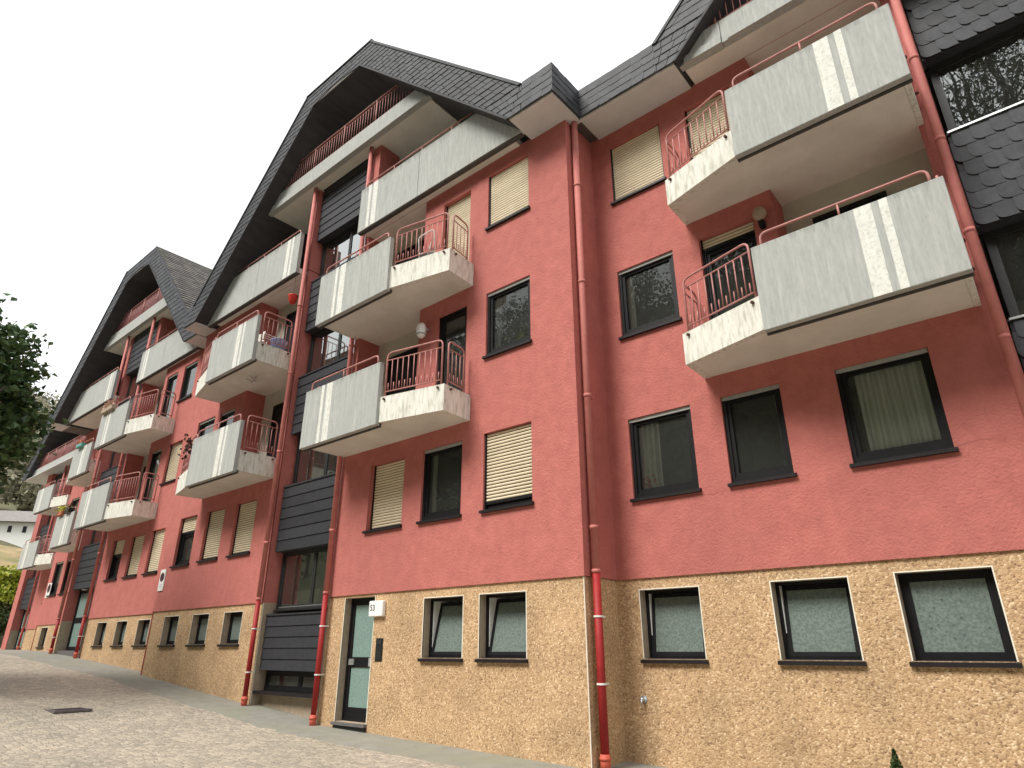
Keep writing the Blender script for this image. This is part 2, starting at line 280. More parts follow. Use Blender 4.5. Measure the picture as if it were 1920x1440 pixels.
# ------------------------------------------------------------------ mesh helpers
class MB:
    def __init__(s): s.v = []; s.f = []
    def add(s, vs, fs):
        k = len(s.v); s.v += [tuple(p) for p in vs]; s.f += [tuple(i + k for i in f) for f in fs]; return s
    def box(s, x0, x1, y0, y1, z0, z1):
        if x0 > x1: x0, x1 = x1, x0
        if y0 > y1: y0, y1 = y1, y0
        if z0 > z1: z0, z1 = z1, z0
        return s.add([(x0, y0, z0), (x1, y0, z0), (x1, y1, z0), (x0, y1, z0), (x0, y0, z1), (x1, y0, z1), (x1, y1, z1), (x0, y1, z1)],
                     [(0, 3, 2, 1), (4, 5, 6, 7), (0, 1, 5, 4), (1, 2, 6, 5), (2, 3, 7, 6), (3, 0, 4, 7)])
    def quad(s, a, b, c, d): return s.add([a, b, c, d], [(0, 1, 2, 3)])
    def prism_z(s, poly, z0, z1):
        n = len(poly)
        ar = sum(poly[i][0] * poly[(i + 1) % n][1] - poly[(i + 1) % n][0] * poly[i][1] for i in range(n))
        if ar < 0: poly = poly[::-1]
        return s.add([(x, y, z0) for x, y in poly] + [(x, y, z1) for x, y in poly],
                     [tuple(range(n))[::-1], tuple(range(n, 2 * n))] + [(i, (i + 1) % n, n + (i + 1) % n, n + i) for i in range(n)])
    def prism_y(s, poly, y0, y1):
        n = len(poly)
        ar = sum(poly[i][0] * poly[(i + 1) % n][1] - poly[(i + 1) % n][0] * poly[i][1] for i in range(n))
        if ar < 0: poly = poly[::-1]
        return s.add([(x, y0, z) for x, z in poly] + [(x, y1, z) for x, z in poly],
                     [tuple(range(n)), tuple(range(n, 2 * n))[::-1]] + [((i + 1) % n, i, n + i, n + (i + 1) % n) for i in range(n)])
    def tube(s, pts, r, n=8, cap=True):
        P = [Vector(p) for p in pts]; rr = r if isinstance(r, (list, tuple)) else [r] * len(P)
        rings = []; up = None
        for i, p in enumerate(P):
            d = ((P[min(i + 1, len(P) - 1)] - p).normalized() + (p - P[max(i - 1, 0)]).normalized())
            d = d.normalized() if d.length > 1e-6 else Vector((0, 0, 1))
            if up is None: up = Vector((0, 0, 1)) if abs(d.z) < .9 else Vector((1, 0, 0))
            xx = d.cross(up)
            if xx.length < 1e-4: xx = d.cross(Vector((0, 1, 0)))
            xx.normalize(); yy = xx.cross(d).normalized(); up = yy
            rings.append([p + (xx * math.cos(2 * math.pi * k / n) + yy * math.sin(2 * math.pi * k / n)) * rr[i] for k in range(n)])
        k0 = len(s.v)
        for rg in rings: s.v += [tuple(q) for q in rg]
        for i in range(len(P) - 1):
            for k in range(n):
                a = k0 + i * n + k; b = k0 + i * n + (k + 1) % n
                s.f.append((a, b, b + n, a + n))
        if cap:
            s.f.append(tuple(k0 + k for k in range(n))[::-1]); s.f.append(tuple(k0 + (len(P) - 1) * n + k for k in range(n)))
        return s
    def lathe(s, c, prof, n=14):
        k0 = len(s.v)
        for r, z in prof:
            s.v += [(c[0] + r * math.cos(2 * math.pi * k / n), c[1] + r * math.sin(2 * math.pi * k / n), c[2] + z) for k in range(n)]
        for i in range(len(prof) - 1):
            for k in range(n):
                a = k0 + i * n + k; b = k0 + i * n + (k + 1) % n; s.f.append((a, b, b + n, a + n))
        s.f.append(tuple(k0 + k for k in range(n))[::-1]); s.f.append(tuple(k0 + (len(prof) - 1) * n + k for k in range(n)))
        return s
    def mesh(s, name, m, smooth=False):
        me = bpy.data.meshes.new(name); me.from_pydata(s.v, [], s.f); me.materials.append(MATS[m])
        if smooth: me.shade_smooth()
        me.update(); return me
    def build(s, name, m, parent=None, smooth=False, kind=None):
        return link(name, s.mesh(name, m, smooth), parent, kind)

def link(name, me, parent=None, kind=None, loc=None, rot=None):
    o = bpy.data.objects.new(name, me); col.objects.link(o)
    if parent is not None:
        o.parent = parent
        if parent.type == 'EMPTY': o.matrix_parent_inverse = Matrix.Translation(-parent.location)
    if loc is not None: o.location = loc
    if rot is not None: o.rotation_euler = rot
    if kind: o['kind'] = kind
    return o

def thing(name, label, cat, loc, group=None):
    o = bpy.data.objects.new(name, None); col.objects.link(o); o.location = loc; o.empty_display_size = .3
    o['label'] = label; o['category'] = cat
    if group: o['group'] = group
    return o
def tag(o, label, cat, group=None):
    o['label'] = label; o['category'] = cat
    if group: o['group'] = group
    return o
def bevel(o, wdt=.01, seg=2):
    b = o.modifiers.new('bevel', 'BEVEL'); b.width = wdt; b.segments = seg; b.limit_method = 'ANGLE'; return o

def np_mesh(name, V, F, m, parent=None, kind=None, smooth=False):
    me = bpy.data.meshes.new(name); me.from_pydata(V.tolist(), [], F.tolist()); me.materials.append(MATS[m]); me.update()
    if smooth: me.shade_smooth()
    return link(name, me, parent, kind)

def leaves(P, size, jitter=.4, flat=0., aspect=1.0):
    """one bent leaf (two triangles along a mid rib) at each point"""
    n = len(P)
    d = rng.normal(size=(n, 3)); d[:, 2] *= (1 - flat); d /= np.linalg.norm(d, axis=1)[:, None]
    e_ = rng.normal(size=(n, 3)); e_ -= (e_ * d).sum(1)[:, None] * d; e_ /= np.linalg.norm(e_, axis=1)[:, None]
    nrm = np.cross(d, e_)
    s = size * (1 + jitter * rng.uniform(-1, 1, (n, 1)))
    a = P - d * s * .5; b = P + d * s * .5; c = P + e_ * s * .36 * aspect + nrm * s * .12; dd = P - e_ * s * .36 * aspect + nrm * s * .12
    V = np.stack([a, c, b, dd], 1).reshape(-1, 3); i = np.arange(n)[:, None] * 4
    F = np.concatenate([i + [0, 1, 2], i + [0, 2, 3]], 0)
    return V, F

# ------------------------------------------------------------------ ground
GX = [-400, -90, -60, -45, -35, -28.5, -24.9, -19, -13.75, -11.2, -5.3, 0, 12, 60, 200]
GZ = [4, 1.2, .3, .05, 0, -.05, -.23, -.60, -1.03, -1.25, -1.395, -1.53, -1.9, -3, -5]
def gz(x): return float(np.interp(x, GX, GZ))
def sheet(name, m, xs, yfun, dz, kind='structure', sub=1):
    b = MB(); n = len(xs); rows = yfun(xs[0]); k = len(rows)
    for x in xs:
        for y in yfun(x): b.v.append((x, y, gz(x) + dz(x, y)))
    for i in range(n - 1):
        for j in range(k - 1): b.f.append((i * k + j, (i + 1) * k + j, (i + 1) * k + j + 1, i * k + j + 1))
    return b.build(name, m, None, True, kind)
xs = sorted(set(list(np.arange(-60, 40, .5)) + [-400, -250, -150, -90, -75, 60, 120, 250]))
def crown(x, y): return -.0 - .02 * abs(y - 2.5) * .6 if y < 6.2 else -.043
sheet('road', 'worn_setts', xs, lambda x: [-300, -120, -40, -14, -9, -6, -4, -2, 0, 2, 4, 6.15, 8, 12, 30, 120, 400], lambda x, y: -.02 - .006 * max(0, 6 - y))
sheet('pavement', 'pavement', list(np.arange(-59, 29, .12)), lambda x: [6.5 + .05 * math.sin(x * .9) + .05 * math.sin(x * 2.3) + .06 * math.sin(x * 7.1 + 1) * math.sin(x * 3.3) + random.uniform(-.05, .05), 7.05, 7.6, 8.2, 9.5, 12], lambda x, y: -.034 if y < 6.9 else (-.010 if y < 7.3 else 0))

# drain grate on the road
gx, gy = -14.6, 4.75
dg = thing('drain_cover', 'dark square iron drain cover set into the sloping road', 'drain cover', (gx, gy, gz(gx)))
b = MB(); b.box(gx - .42, gx + .42, gy - .3, gy - .25, gz(gx) - .05, gz(gx) - .012); b.box(gx - .42, gx + .42, gy + .25, gy + .3, gz(gx) - .05, gz(gx) - .012)
b.box(gx - .42, gx - .37, gy - .25, gy + .25, gz(gx) - .05, gz(gx) - .012); b.box(gx + .37, gx + .42, gy - .25, gy + .25, gz(gx) - .05, gz(gx) - .012)
b.build('frame', 'stone_step', dg)
b = MB(); b.box(gx - .37, gx + .37, gy - .25, gy + .25, gz(gx) - .05, gz(gx) - .03); b.build('plate', 'grate_iron', dg)
b = MB()
for k in range(7): b.box(gx - .33 + k * .1, gx - .28 + k * .1, gy - .24, gy + .24, gz(gx) - .03, gz(gx) - .016)
b.build('bars', 'grate_iron', dg)

# ------------------------------------------------------------------ building kit
def wall_sheet(x0, x1, z0, z1, y, holes):
    """front face with openings and their reveals; holes: (x0,x1,z0,z1,depth)"""
    b = MB()
    X = sorted(set([x0, x1] + [h[i] for h in holes for i in (0, 1)])); Zs = sorted(set([z0, z1] + [h[i] for h in holes for i in (2, 3)]))
    X = [v for v in X if x0 - 1e-6 <= v <= x1 + 1e-6]; Zs = [v for v in Zs if z0 - 1e-6 <= v <= z1 + 1e-6]
    for i in range(len(X) - 1):
        for j in range(len(Zs) - 1):
            cx, cz = (X[i] + X[i + 1]) / 2, (Zs[j] + Zs[j + 1]) / 2
            if any(h[0] < cx < h[1] and h[2] < cz < h[3] for h in holes): continue
            b.quad((X[i], y, Zs[j]), (X[i + 1], y, Zs[j]), (X[i + 1], y, Zs[j + 1]), (X[i], y, Zs[j + 1]))
    return b
def reveals(holes, y):
    b = MB()
    for (a, c, d, e2, dep) in holes:
        b.quad((a, y, d), (a, y, e2), (a, y + dep, e2), (a, y + dep, d)); b.quad((c, y, e2), (c, y, d), (c, y + dep, d), (c, y + dep, e2))
        b.quad((a, y, e2), (c, y, e2), (c, y + dep, e2), (a, y + dep, e2)); b.quad((c, y, d), (a, y, d), (a, y + dep, d), (c, y + dep, d))
    return b
def ring(b, x0, x1, z0, z1, t, y0, y1, tb=None):
    tb = tb or t
    b.box(x0, x0 + t, y0, y1, z0, z1); b.box(x1 - t, x1, y0, y1, z0, z1)
    b.box(x0 + t, x1 - t, y0 + .001, y1, z0, z0 + tb); b.box(x0 + t, x1 - t, y0 + .001, y1, z1 - t, z1)

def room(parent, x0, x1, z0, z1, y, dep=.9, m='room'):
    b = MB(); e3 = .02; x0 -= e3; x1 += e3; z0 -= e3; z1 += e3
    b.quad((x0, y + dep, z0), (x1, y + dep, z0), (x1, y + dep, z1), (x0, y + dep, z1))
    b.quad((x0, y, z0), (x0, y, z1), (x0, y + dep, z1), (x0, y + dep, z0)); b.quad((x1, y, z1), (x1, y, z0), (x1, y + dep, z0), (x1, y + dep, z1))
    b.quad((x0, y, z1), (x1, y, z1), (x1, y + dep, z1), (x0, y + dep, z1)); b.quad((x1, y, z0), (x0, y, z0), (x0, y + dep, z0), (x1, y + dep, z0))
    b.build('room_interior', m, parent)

def curtain_mesh(x0, x1, z0, z1, y, folds, amp=.03, taper=0.):
    b = MB(); n = int(folds * 8) + 1; rows = 5
    for j in range(rows):
        t = j / (rows - 1)
        for i in range(n):
            u = i / (n - 1); xx = x0 + (x1 - x0) * u * (1 - taper * (1 - abs(2 * t - 1)) * .3)
            b.v.append((xx, y + amp * math.sin(u * folds * 2 * math.pi + .4 * math.sin(3 * t + u * 9)) + .01 * math.sin(7 * t + u * 20), z0 + (z1 - z0) * t))
    for j in range(rows - 1):
        for i in range(n - 1): b.f.append((j * n + i, j * n + i + 1, (j + 1) * n + i + 1, (j + 1) * n + i))
    return b

SLAT = {}
def slat_mesh(wd, h, gap=0.):
    k = (round(wd, 2), round(h, 3), gap)
    if k not in SLAT:
        b = MB(); pr = [(0, 0), (-.008, h * .25), (-.011, h * .55), (-.007, h * .82), (.001, h * .9), (.001, h * .99)]
        if gap: pr = [(a_, b_ * (1 - gap)) for a_, b_ in pr[:-1]]
        for x in (0, wd):
            for yy, zz in pr: b.v.append((x, yy, zz))
        n = len(pr)
        for i in range(n - 1): b.f.append((i, n + i, n + i + 1, i + 1))
        SLAT[k] = b.mesh('slat', 'shutter')
    return SLAT[k]

def sill(win, x0, x1, z0, y, dep, m='sill_dark'):
    b = MB(); b.add([(x0 - .035, y - .055, z0 - .055), (x1 + .035, y - .055, z0 - .055), (x1 + .035, y + dep, z0 - .055), (x0 - .035, y + dep, z0 - .055),
                     (x0 - .035, y - .055, z0 - .012), (x1 + .035, y - .055, z0 - .012), (x1 + .035, y + dep, z0 + .012), (x0 - .035, y + dep, z0 + .012)],
                    [(0, 3, 2, 1), (4, 5, 6, 7), (0, 1, 5, 4), (1, 2, 6, 5), (2, 3, 7, 6), (3, 0, 4, 7)])
    b.build('sill', m, win)

def window(H, x0, x1, z0, z1, y, dep=.105, strip=True, curtain=None, name='window', has_sill=True, mul=False, roomm='room', lower=.06):
    b = MB(); yf = y + dep
    ring(b, x0, x1, z0, z1, .05, yf - .06, yf + .03, .075)
    if mul:
        xm = (x0 + x1) / 2; ring(b, x0 + .05, xm - .005, z0 + .075, z1 - .045, .05, yf - .02, yf + .02); ring(b, xm + .005, x1 - .045, z0 + .045, z1 - .045, .05, yf - .02, yf + .02)
    else: ring(b, x0 + .05, x1 - .05, z0 + .075, z1 - .05, .055, yf - .035, yf + .02, lower)
    win = b.build(name, 'frame_black', H)
    p = MB(); p.quad((x0 + .08, yf + .004, z0 + .1), (x1 - .08, yf + .004, z0 + .1), (x1 - .08, yf + .004, z1 - .08), (x0 + .08, yf + .004, z1 - .08)); p.build('pane', 'glass', win)
    if has_sill: sill(win, x0, x1, z0, y, dep - .045)
    if strip:
        s = MB(); s.box(x0 + .01, x1 - .01, yf - .075, yf - .047, z1 - .055, z1 - .003); s.build('shutter_edge', 'shutter_box', win)
    room(win, x0, x1, z0, z1, yf + .035, m=roomm)
    if curtain:
        for (f0, f1, m, folds) in curtain:
            c = curtain_mesh(x0 + .06 + (x1 - x0 - .12) * f0, x0 + .06 + (x1 - x0 - .12) * f1, z0 + .02, z1 - .03, yf + .12, folds, .045); c.build('curtain', m, win, True)
    return win

def shutter(H, x0, x1, z0, z1, y, dep=.10, drop=1., single=True, has_sill=True, h=.055, gap=.09):
    """closed roller shutter; drop<1 leaves glass below"""
    zb = z1 - (z1 - z0) * drop; yf = y + dep
    b = MB(); b.box(x0, x0 + .025, yf - .03, yf + .03, z0, z1); b.box(x1 - .025, x1, yf - .03, yf + .03, z0, z1)
    b.box(x0 + .025, x1 - .025, yf - .012, yf + .012, zb, zb + .05)
    s = b.build('roller_shutter', 'frame_black', H)
    n = max(1, int(round((z1 - zb - .05) / h))); hh = (z1 - zb - .05) / n; me = slat_mesh(x1 - x0 - .05, hh, gap)
    if single:
        for k in range(n): link('slat', me, s, loc=(x0 + .025, yf, zb + .05 + k * hh))
    else:
        q = MB(); src = [v.co[:] for v in me.vertices]; fs = [tuple(p.vertices) for p in me.polygons]
        for k in range(n): q.add([(v[0] + x0 + .025, v[1] + yf, v[2] + zb + .05 + k * hh) for v in src], fs)
        q.build('slats', 'shutter', s)
    if has_sill: sill(s, x0, x1, z0, y, dep - .03)
    if drop < .9:
        window(H, x0, x1, z0, zb + .03, y, dep + .06, strip=False, has_sill=False)
    else:
        c = MB(); c.quad((x0, yf + .02, z0), (x1, yf + .02, z0), (x1, yf + .02, z1), (x0, yf + .02, z1)); c.build('backing', 'frame_black', s)
    return s

def base_window(H, x0, x1, z0, z1, y, dep=.17, tilt=0.):
    yf = y + dep
    b = MB(); ring(b, x0, x1, z0, z1, .04, yf - .02, yf + .012)
    win = b.build('base_window', 'frame_black', H)
    s = MB(); ring(s, x0 + .04, x1 - .04, 0, z1 - z0 - .08, .055, -.02, .025, .05)
    p = MB(); p.box(x0 + .09, x1 - .09, -.002, .004, .045, z1 - z0 - .13)
    for nm, q, m in (('sash', s, 'frame_black'), ('pane', p, 'frosted_glass')):
        o = q.build(nm, m, win); o.location = (0, yf + .005, z0 + .04); o.rotation_euler = (-R(tilt), 0, 0)
    sill(win, x0, x1, z0, y, dep - .03)
    if tilt: MB().box(x0 + .041, x0 + .052, yf + .013, yf + .3, z0 + .04, z1 - .04).build('lit_jamb', 'sign_white', win)  # white jamb strip added so the gap reads as a lit interior
    reveals([(x0, x1, z0, z1, dep)], y).build('reveal', 'reveal_plaster', win)
    bd = MB(); t = .014
    bd.box(x0 - t, x0, y - .004, y + .012, z0, z1 + t); bd.box(x1, x1 + t, y - .004, y + .012, z0, z1 + t); bd.box(x0, x1, y - .0045, y + .012, z1, z1 + t)
    bd.build('corner_bead', 'bead', win)
    room(win, x0, x1, z0, z1, yf + .05, dep=.5, m='house_white' if tilt else 'room')  # white room behind tilted sashes stands in for interior light
    return win

def rounded(pts, r, n=4):
    P = [Vector(p) for p in pts]; o = [P[0]]
    for i in range(1, len(P) - 1):
        a2 = (P[i - 1] - P[i]).normalized(); c2 = (P[i + 1] - P[i]).normalized()
        rr = min(r, (P[i - 1] - P[i]).length * .45, (P[i + 1] - P[i]).length * .45)
        for k in range(n + 1):
            t = k / n; o.append((P[i] + a2 * rr) * (1 - t) ** 2 + 2 * P[i] * t * (1 - t) + (P[i] + c2 * rr) * t ** 2)
    o.append(P[-1]); return [tuple(v) for v in o]

BARS = {}
def bar_mesh(h):
    k = round(h, 2)
    if k not in BARS: BARS[k] = MB().tube([(0, 0, 0), (0, 0, h)], .009, 6).mesh('bar', 'rail', True)
    return BARS[k]
def railing(H, p0, p1, zb, zt, spacing=.12, single=True, spikes=True, feet=True):
    """panel of railing between p0 and p1 (xy) with rounded top corners and upright bars"""
    a2 = Vector((*p0, 0)); d = Vector((*p1, 0)) - a2; L_ = d.length; u = d.normalized()
    P = lambda t, z: tuple(a2 + u * t + Vector((0, 0, z)))
    b = MB(); zl = zb + .07
    b.tube(rounded([P(0, zl - .12), P(0, zt), P(L_, zt), P(L_, zl - .12)], .11), .017, 8)
    zm = zt - .15
    b.tube([P(.01, zm), P(L_ - .01, zm)], .011, 6); b.tube([P(.01, zl), P(L_ - .01, zl)], .012, 6)
    r_ = b.build('railing', 'rail', H, True)
    n = max(2, int(round(L_ / spacing)))
    if single:
        for k in range(1, n): link('bar', bar_mesh(zm - zl), r_, loc=P(L_ * k / n, zl))
        if spikes:
            for k in range(n): link('short_bar', bar_mesh(.16), r_, loc=P(L_ * (k + .5) / n, zl))
    else:
        q = MB()
        for k in range(1, n): q.tube([P(L_ * k / n, zl), P(L_ * k / n, zm)], .009, 5)
        q.build('bars', 'rail', r_, True)
    if feet:
        q = MB()
        for t in (.03, L_ - .03):
            c = a2 + u * t; nn = Vector((u.y, -u.x, 0)); c2 = c + nn * .03
            q.tube([tuple(c + nn * .02 + Vector((0, 0, zb - .09))), tuple(c + nn * .075 + Vector((0, 0, zb - .09)))], .022, 8)
        q.build('fixing', 'rust', r_)
    return r_

def balcony(H, c, s, w_, z, u0=1.33, u1=3.70, uc=5.05, vp=-1.05, vc=-.70, uw=4.98, near=True, stripes=True, front_rail=True, inner=True):
    """z: underside of the concrete panel; s=+1 runs to the right of the stair at c"""
    X = lambda u: c + s * u; Yv = lambda v: w_ + v; zs = z + .055
    poly = [(X(u0 + .10), Yv(vp + .13)), (X(u1), Yv(vp + .11)), (X(uc - .02), Yv(vc + .02)), (X(uw), Yv(.0)), (X(u0 + .10), Yv(.0))]
    bal = MB().prism_z(poly, zs, zs + .16).build('balcony', 'slab_plaster', H)
    pn = MB().box(X(u0), X(u1), Yv(vp), Yv(vp + .10), z, z + 1.215).build('panel', 'concrete', bal); bevel(pn, .012)
    lp = MB().box(X(u0) + .0, X(u1), Yv(vp + .1), Yv(vp + .14), z - .02, z + .05).build('panel_edge_shade', 'concrete_dark', bal)  # bottom lip of the panel, underside shade put into its dark colour
    if stripes:
        for (a_, e_) in ((.57, .66), (.74, .93)):
            MB().box(X(u0 + a_), X(u0 + e_), Yv(vp - .004), Yv(vp + .002), z + .006, z + 1.208).build('stripe', 'stripe_paint', bal)
    # low white parapets
    def strip(p, q, t, z0, z1):
        a2 = Vector((*p, 0)); d = (Vector((*q, 0)) - a2).normalized(); nn = Vector((-d.y, d.x, 0)) * t
        if nn.y < 0 and abs(d.x) > abs(d.y): nn = -nn
        if abs(d.x) <= abs(d.y) and nn.x * s > 0 and p[0] * s > X(3) * s: nn = -nn
        b2 = Vector((*q, 0)); return MB().prism_z([tuple(a2[:2]), tuple(b2[:2]), tuple((b2 + nn)[:2]), tuple((a2 + nn)[:2])], z0, z1)
    pz0, pz1 = zs - .006, z + .53
    A_, C_, W_ = (X(u1 + .004), Yv(vp + .06)), (X(uc), Yv(vc)), (X(uw + .02), Yv(-.002))
    pa = strip(A_, C_, .09, pz0, pz1).build('parapet', 'parapet', bal)
    pb = MB().prism_z([C_, W_, (W_[0] - s * .09, W_[1]), (C_[0] - s * .1, C_[1] + .1)], pz0 + .001, pz1 - .001).build('side_parapet', 'parapet', bal)
    if inner:
        MB().box(X(u0 + .03), X(u0 + .098), Yv(vp + .105), Yv(-.002), zs - .006, pz1).build('inner_parapet', 'parapet', bal)
    # handrail on the panel
    h = MB(); zt = z + 1.40; yv = Yv(vp + .05)
    h.tube(rounded([(X(u0 + .13), yv, z + 1.19), (X(u0 + .13), yv, zt), (X(u1 - .13), yv, zt), (X(u1 - .13), yv, z + 1.19)], .1), .017, 8)
    h.tube([(X((u0 + u1) / 2), yv, z + 1.2), (X((u0 + u1) / 2), yv, zt)], .014, 6); h.build('handrail', 'rail', bal, True)
    d = Vector((C_[0] - A_[0], C_[1] - A_[1])); q0 = Vector(A_) + d.normalized() * .06; q1 = Vector(C_) - d.normalized() * .10
    e4 = Vector((0, .04))
    p0, p1 = tuple(q0 + e4), tuple(q1 + e4)
    if s < 0: p0, p1 = p1, p0
    railing(H, p0, p1, pz1 + .03, z + 1.40, .125, near)
    sx = X(uc - .05)
    railing(H, (sx, Yv(vc + .12)), (X(uw - .05), Yv(-.12)), pz1 + .03, z + 1.40, .13, near)
    if inner:
        railing(H, (X(u0 + .06), Yv(vp + .2)), (X(u0 + .06), Yv(-.1)), pz1 + .03, z + 1.40, .13, near)
    return bal

def pipe(H, x, y, zt, r=.052, zsplit=1.0, name='downpipe', rings=None, kink=None):
    g = gz(x)
    b = MB().tube([(x, y, zsplit), (x, y, zt)], r, 14)
    for z in (rings or [2.2, 4.3, 6.3, 8.2]):
        if z < zt: b.tube([(x, y, z - .02), (x, y, z + .035)], r + .007, 14)
    b.tube([(x, y, zsplit - .005), (x, y, zsplit + .045)], r + .006, 14)
    o = b.build(name, 'pipe_salmon', H, True)
    MB().tube([(x, y, g + .1), (x, y, zsplit + .02)], r * .97, 14).build('lower_pipe', 'pipe_red', o, True)
    f = MB().tube([(x, y, g - .03), (x, y, g + .17)], r + .008, 14); f.tube([(x, y, g + .10), (x, y, g + .135)], r + .016, 14); f.build('pipe_foot', 'pipe_foot', o, True)
    for z in (.42, -.42):
        if z > g + .4:
            q = MB(); q.tube([(x, y, z - .012), (x, y, z + .012)], r + .008, 14); q.box(x - .012, x + .03, y + r, y + r + .08, z - .012, z + .012); q.build('bracket', 'white_metal', o)
    for z in ((rings or [2.2, 4.3, 6.3, 8.2])):
        if z < zt - .2: MB().box(x - .012, x + .012, y + r * .8, y + r + .09, z - .01, z + .02).build('bracket', 'pipe_salmon', o)
    return o

BOARD = {}
def board_mesh(wd, h):
    k = (round(wd, 2), round(h, 3))
    if k not in BOARD:
        b = MB(); b.add([(0, -.022, 0), (wd, -.022, 0), (wd, 0, 0), (0, 0, 0), (0, -.004, h), (wd, -.004, h), (wd, 0, h), (0, 0, h)],
                        [(0, 3, 2, 1), (4, 5, 6, 7), (0, 1, 5, 4), (1, 2, 6, 5), (2, 3, 7, 6), (3, 0, 4, 7)])
        BOARD[k] = b.mesh('board', 'board')
    return BOARD[k]
def board_panel(H, x0, x1, z0, z1, y, n, dep=.16):
    b = MB().box(x0, x1, y, y + dep, z0, z1 - .004); b.box(x0 - .015, x1 + .015, y - .03, y + dep, z1 - .004, z1 + .03)
    p = b.build('cladding', 'board', H); hh = (z1 - z0) / n
    for k in range(n): link('board', board_mesh(x1 - x0 + .006, hh - .008), p, loc=(x0 - .003, y - .001, z0 + k * hh))
    return p
SH = {}
def scale_mesh(wd, h):
    if 'm' not in SH:
        b = MB(); r_ = .11; pts = [(0, h), (wd, h), (wd, 0)]
        pts += [(r_ - r_ * math.sin(t), r_ - r_ * math.cos(t)) for t in [i * math.pi / 2 / 6 for i in range(7)]]
        pts = pts[::-1]
        n = len(pts)
        fr = [(x, -.017 + .014 * z / h - .009 * (1 - x / wd), z) for x, z in pts]; bk = [(x, -.008 + .008 * z / h, z) for x, z in pts]
        b.add(fr + bk, [tuple(range(n))[::-1], tuple(range(n, 2 * n))] + [(i, (i + 1) % n, n + (i + 1) % n, n + i) for i in range(n)])
        SH['m'] = b.mesh('shingle', 'slate')
    return SH['m']
def shingle_panel(H, x0, x1, z0, z1, y, rows, dep=.16):
    b = MB().box(x0, x1, y, y + dep, z0, z1); b.box(x0 - .01, x1 + .01, y - .02, y + dep, z1, z1 + .03)
    p = b.build('cladding', 'board', H); hh = (z1 - z0) / rows; wd = .205; me = scale_mesh(wd + .02, hh + .10)
    me2 = me.copy(); SH['t'] = me2
    for v in me2.vertices: v.co.z *= (hh - .004) / (hh + .10)
    for j in range(rows):
        off = (j * .115) % wd; n = int((x1 - x0) / wd) + 1
        for i in range(n):
            xx = x0 + i * wd - off + .0
            if xx < x0 - .12 or xx > x1 - wd + .03: continue
            link('shingle', me2 if j == rows - 1 else me, p, loc=(max(xx, x0 - .004) + random.uniform(-.004, .004), y - .004 - .0007 * i % 3 + random.uniform(-.003, .0), z0 + j * hh + random.uniform(-.004, .004)))
    return p

def stair_window(H, x0, x1, z0, z1, y, m='frame_grey', bright=False):
    b = MB(); xm = (x0 + x1) / 2 + .1
    ring(b, x0, x1, z0, z1, .05, y, y + .07)
    ring(b, x0 + .05, xm - .004, z0 + .05, z1 - .05, .045, y + .012, y + .06); ring(b, xm + .004, x1 - .05, z0 + .05, z1 - .05, .045, y + .012, y + .06)
    win = b.build('stair_window', m, H)
    for a_, e_ in ((x0 + .09, xm - .045), (xm + .045, x1 - .09)):
        MB().quad((a_, y + .03, z0 + .09), (e_, y + .03, z0 + .09), (e_, y + .03, z1 - .09), (a_, y + .03, z1 - .09)).build('pane', 'glass_stair', win)
    MB().box(x0 - .02, x1 + .02, y - .05, y + .01, z0 - .03, z0 - .002).build('sill', 'sill_dark', win)
    if bright: MB().box(x0 - .02, x1 + .02, y - .23, y - .051, z0 - .02, z0 + .008).build('metal_sill', 'aluminium', win)
    MB().box(x0 + .07, x1 - .07, y + .004, y + .012, z0 + .05, z0 + .062).build('drip_rail', 'aluminium', win)
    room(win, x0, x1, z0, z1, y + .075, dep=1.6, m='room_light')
    # half landing seen through the glass
    MB().box(x0 + .1, (x0 + x1) / 2 - .1, y + .35, y + 1.5, z0 + .12, z0 + .42).build('stair_flight', 'house_white', win)
    return win

SL = {}
def slate_mesh(wd, h):
    k = (round(wd, 3), round(h, 3))
    if k not in SL:
        b = MB(); b.add([(0, -.02, 0), (wd * .86, -.02, 0), (wd, -.017, h * .25), (wd, -.012, 0 + h), (0, -.012, h),
                         (0, -.006, 0), (wd * .86, -.006, 0), (wd, -.004, h * .25), (wd, 0, h), (0, 0, h)],
                        [(0, 1, 2, 3, 4), (9, 8, 7, 6, 5), (0, 5, 6, 1), (1, 6, 7, 2), (2, 7, 8, 3), (4, 3, 8, 9), (0, 4, 9, 5)])
        SL[k] = b.mesh('slate', 'slate')
    return SL[k]
def slates_single(P, x0, x1, z0, z1, y, rows, wd=.24, side=None):
    """slates one by one on a fascia facing -y (or, side=x, facing +x from y0=x0 to y1=x1)"""
    hh = (z1 - z0) / rows; n = max(1, int(round((x1 - x0) / wd))); ww = (x1 - x0) / n
    me = slate_mesh(ww + .012, hh + .03)
    for j in range(rows):
        for i in range(n):
            xx = x0 + i * ww + random.uniform(-.006, .006); yy = -random.uniform(0, .005) - .002 * ((i + j) % 2)
            if side is None: link('slate', me, P, loc=(xx, y + yy, z0 + j * hh + random.uniform(-.006, .004)), rot=(0, random.uniform(-.012, .012), 0))
            else: link('slate', me, P, loc=(side - yy, xx, z0 + j * hh + random.uniform(-.006, .004)), rot=(random.uniform(-.012, .012), 0, math.pi / 2))
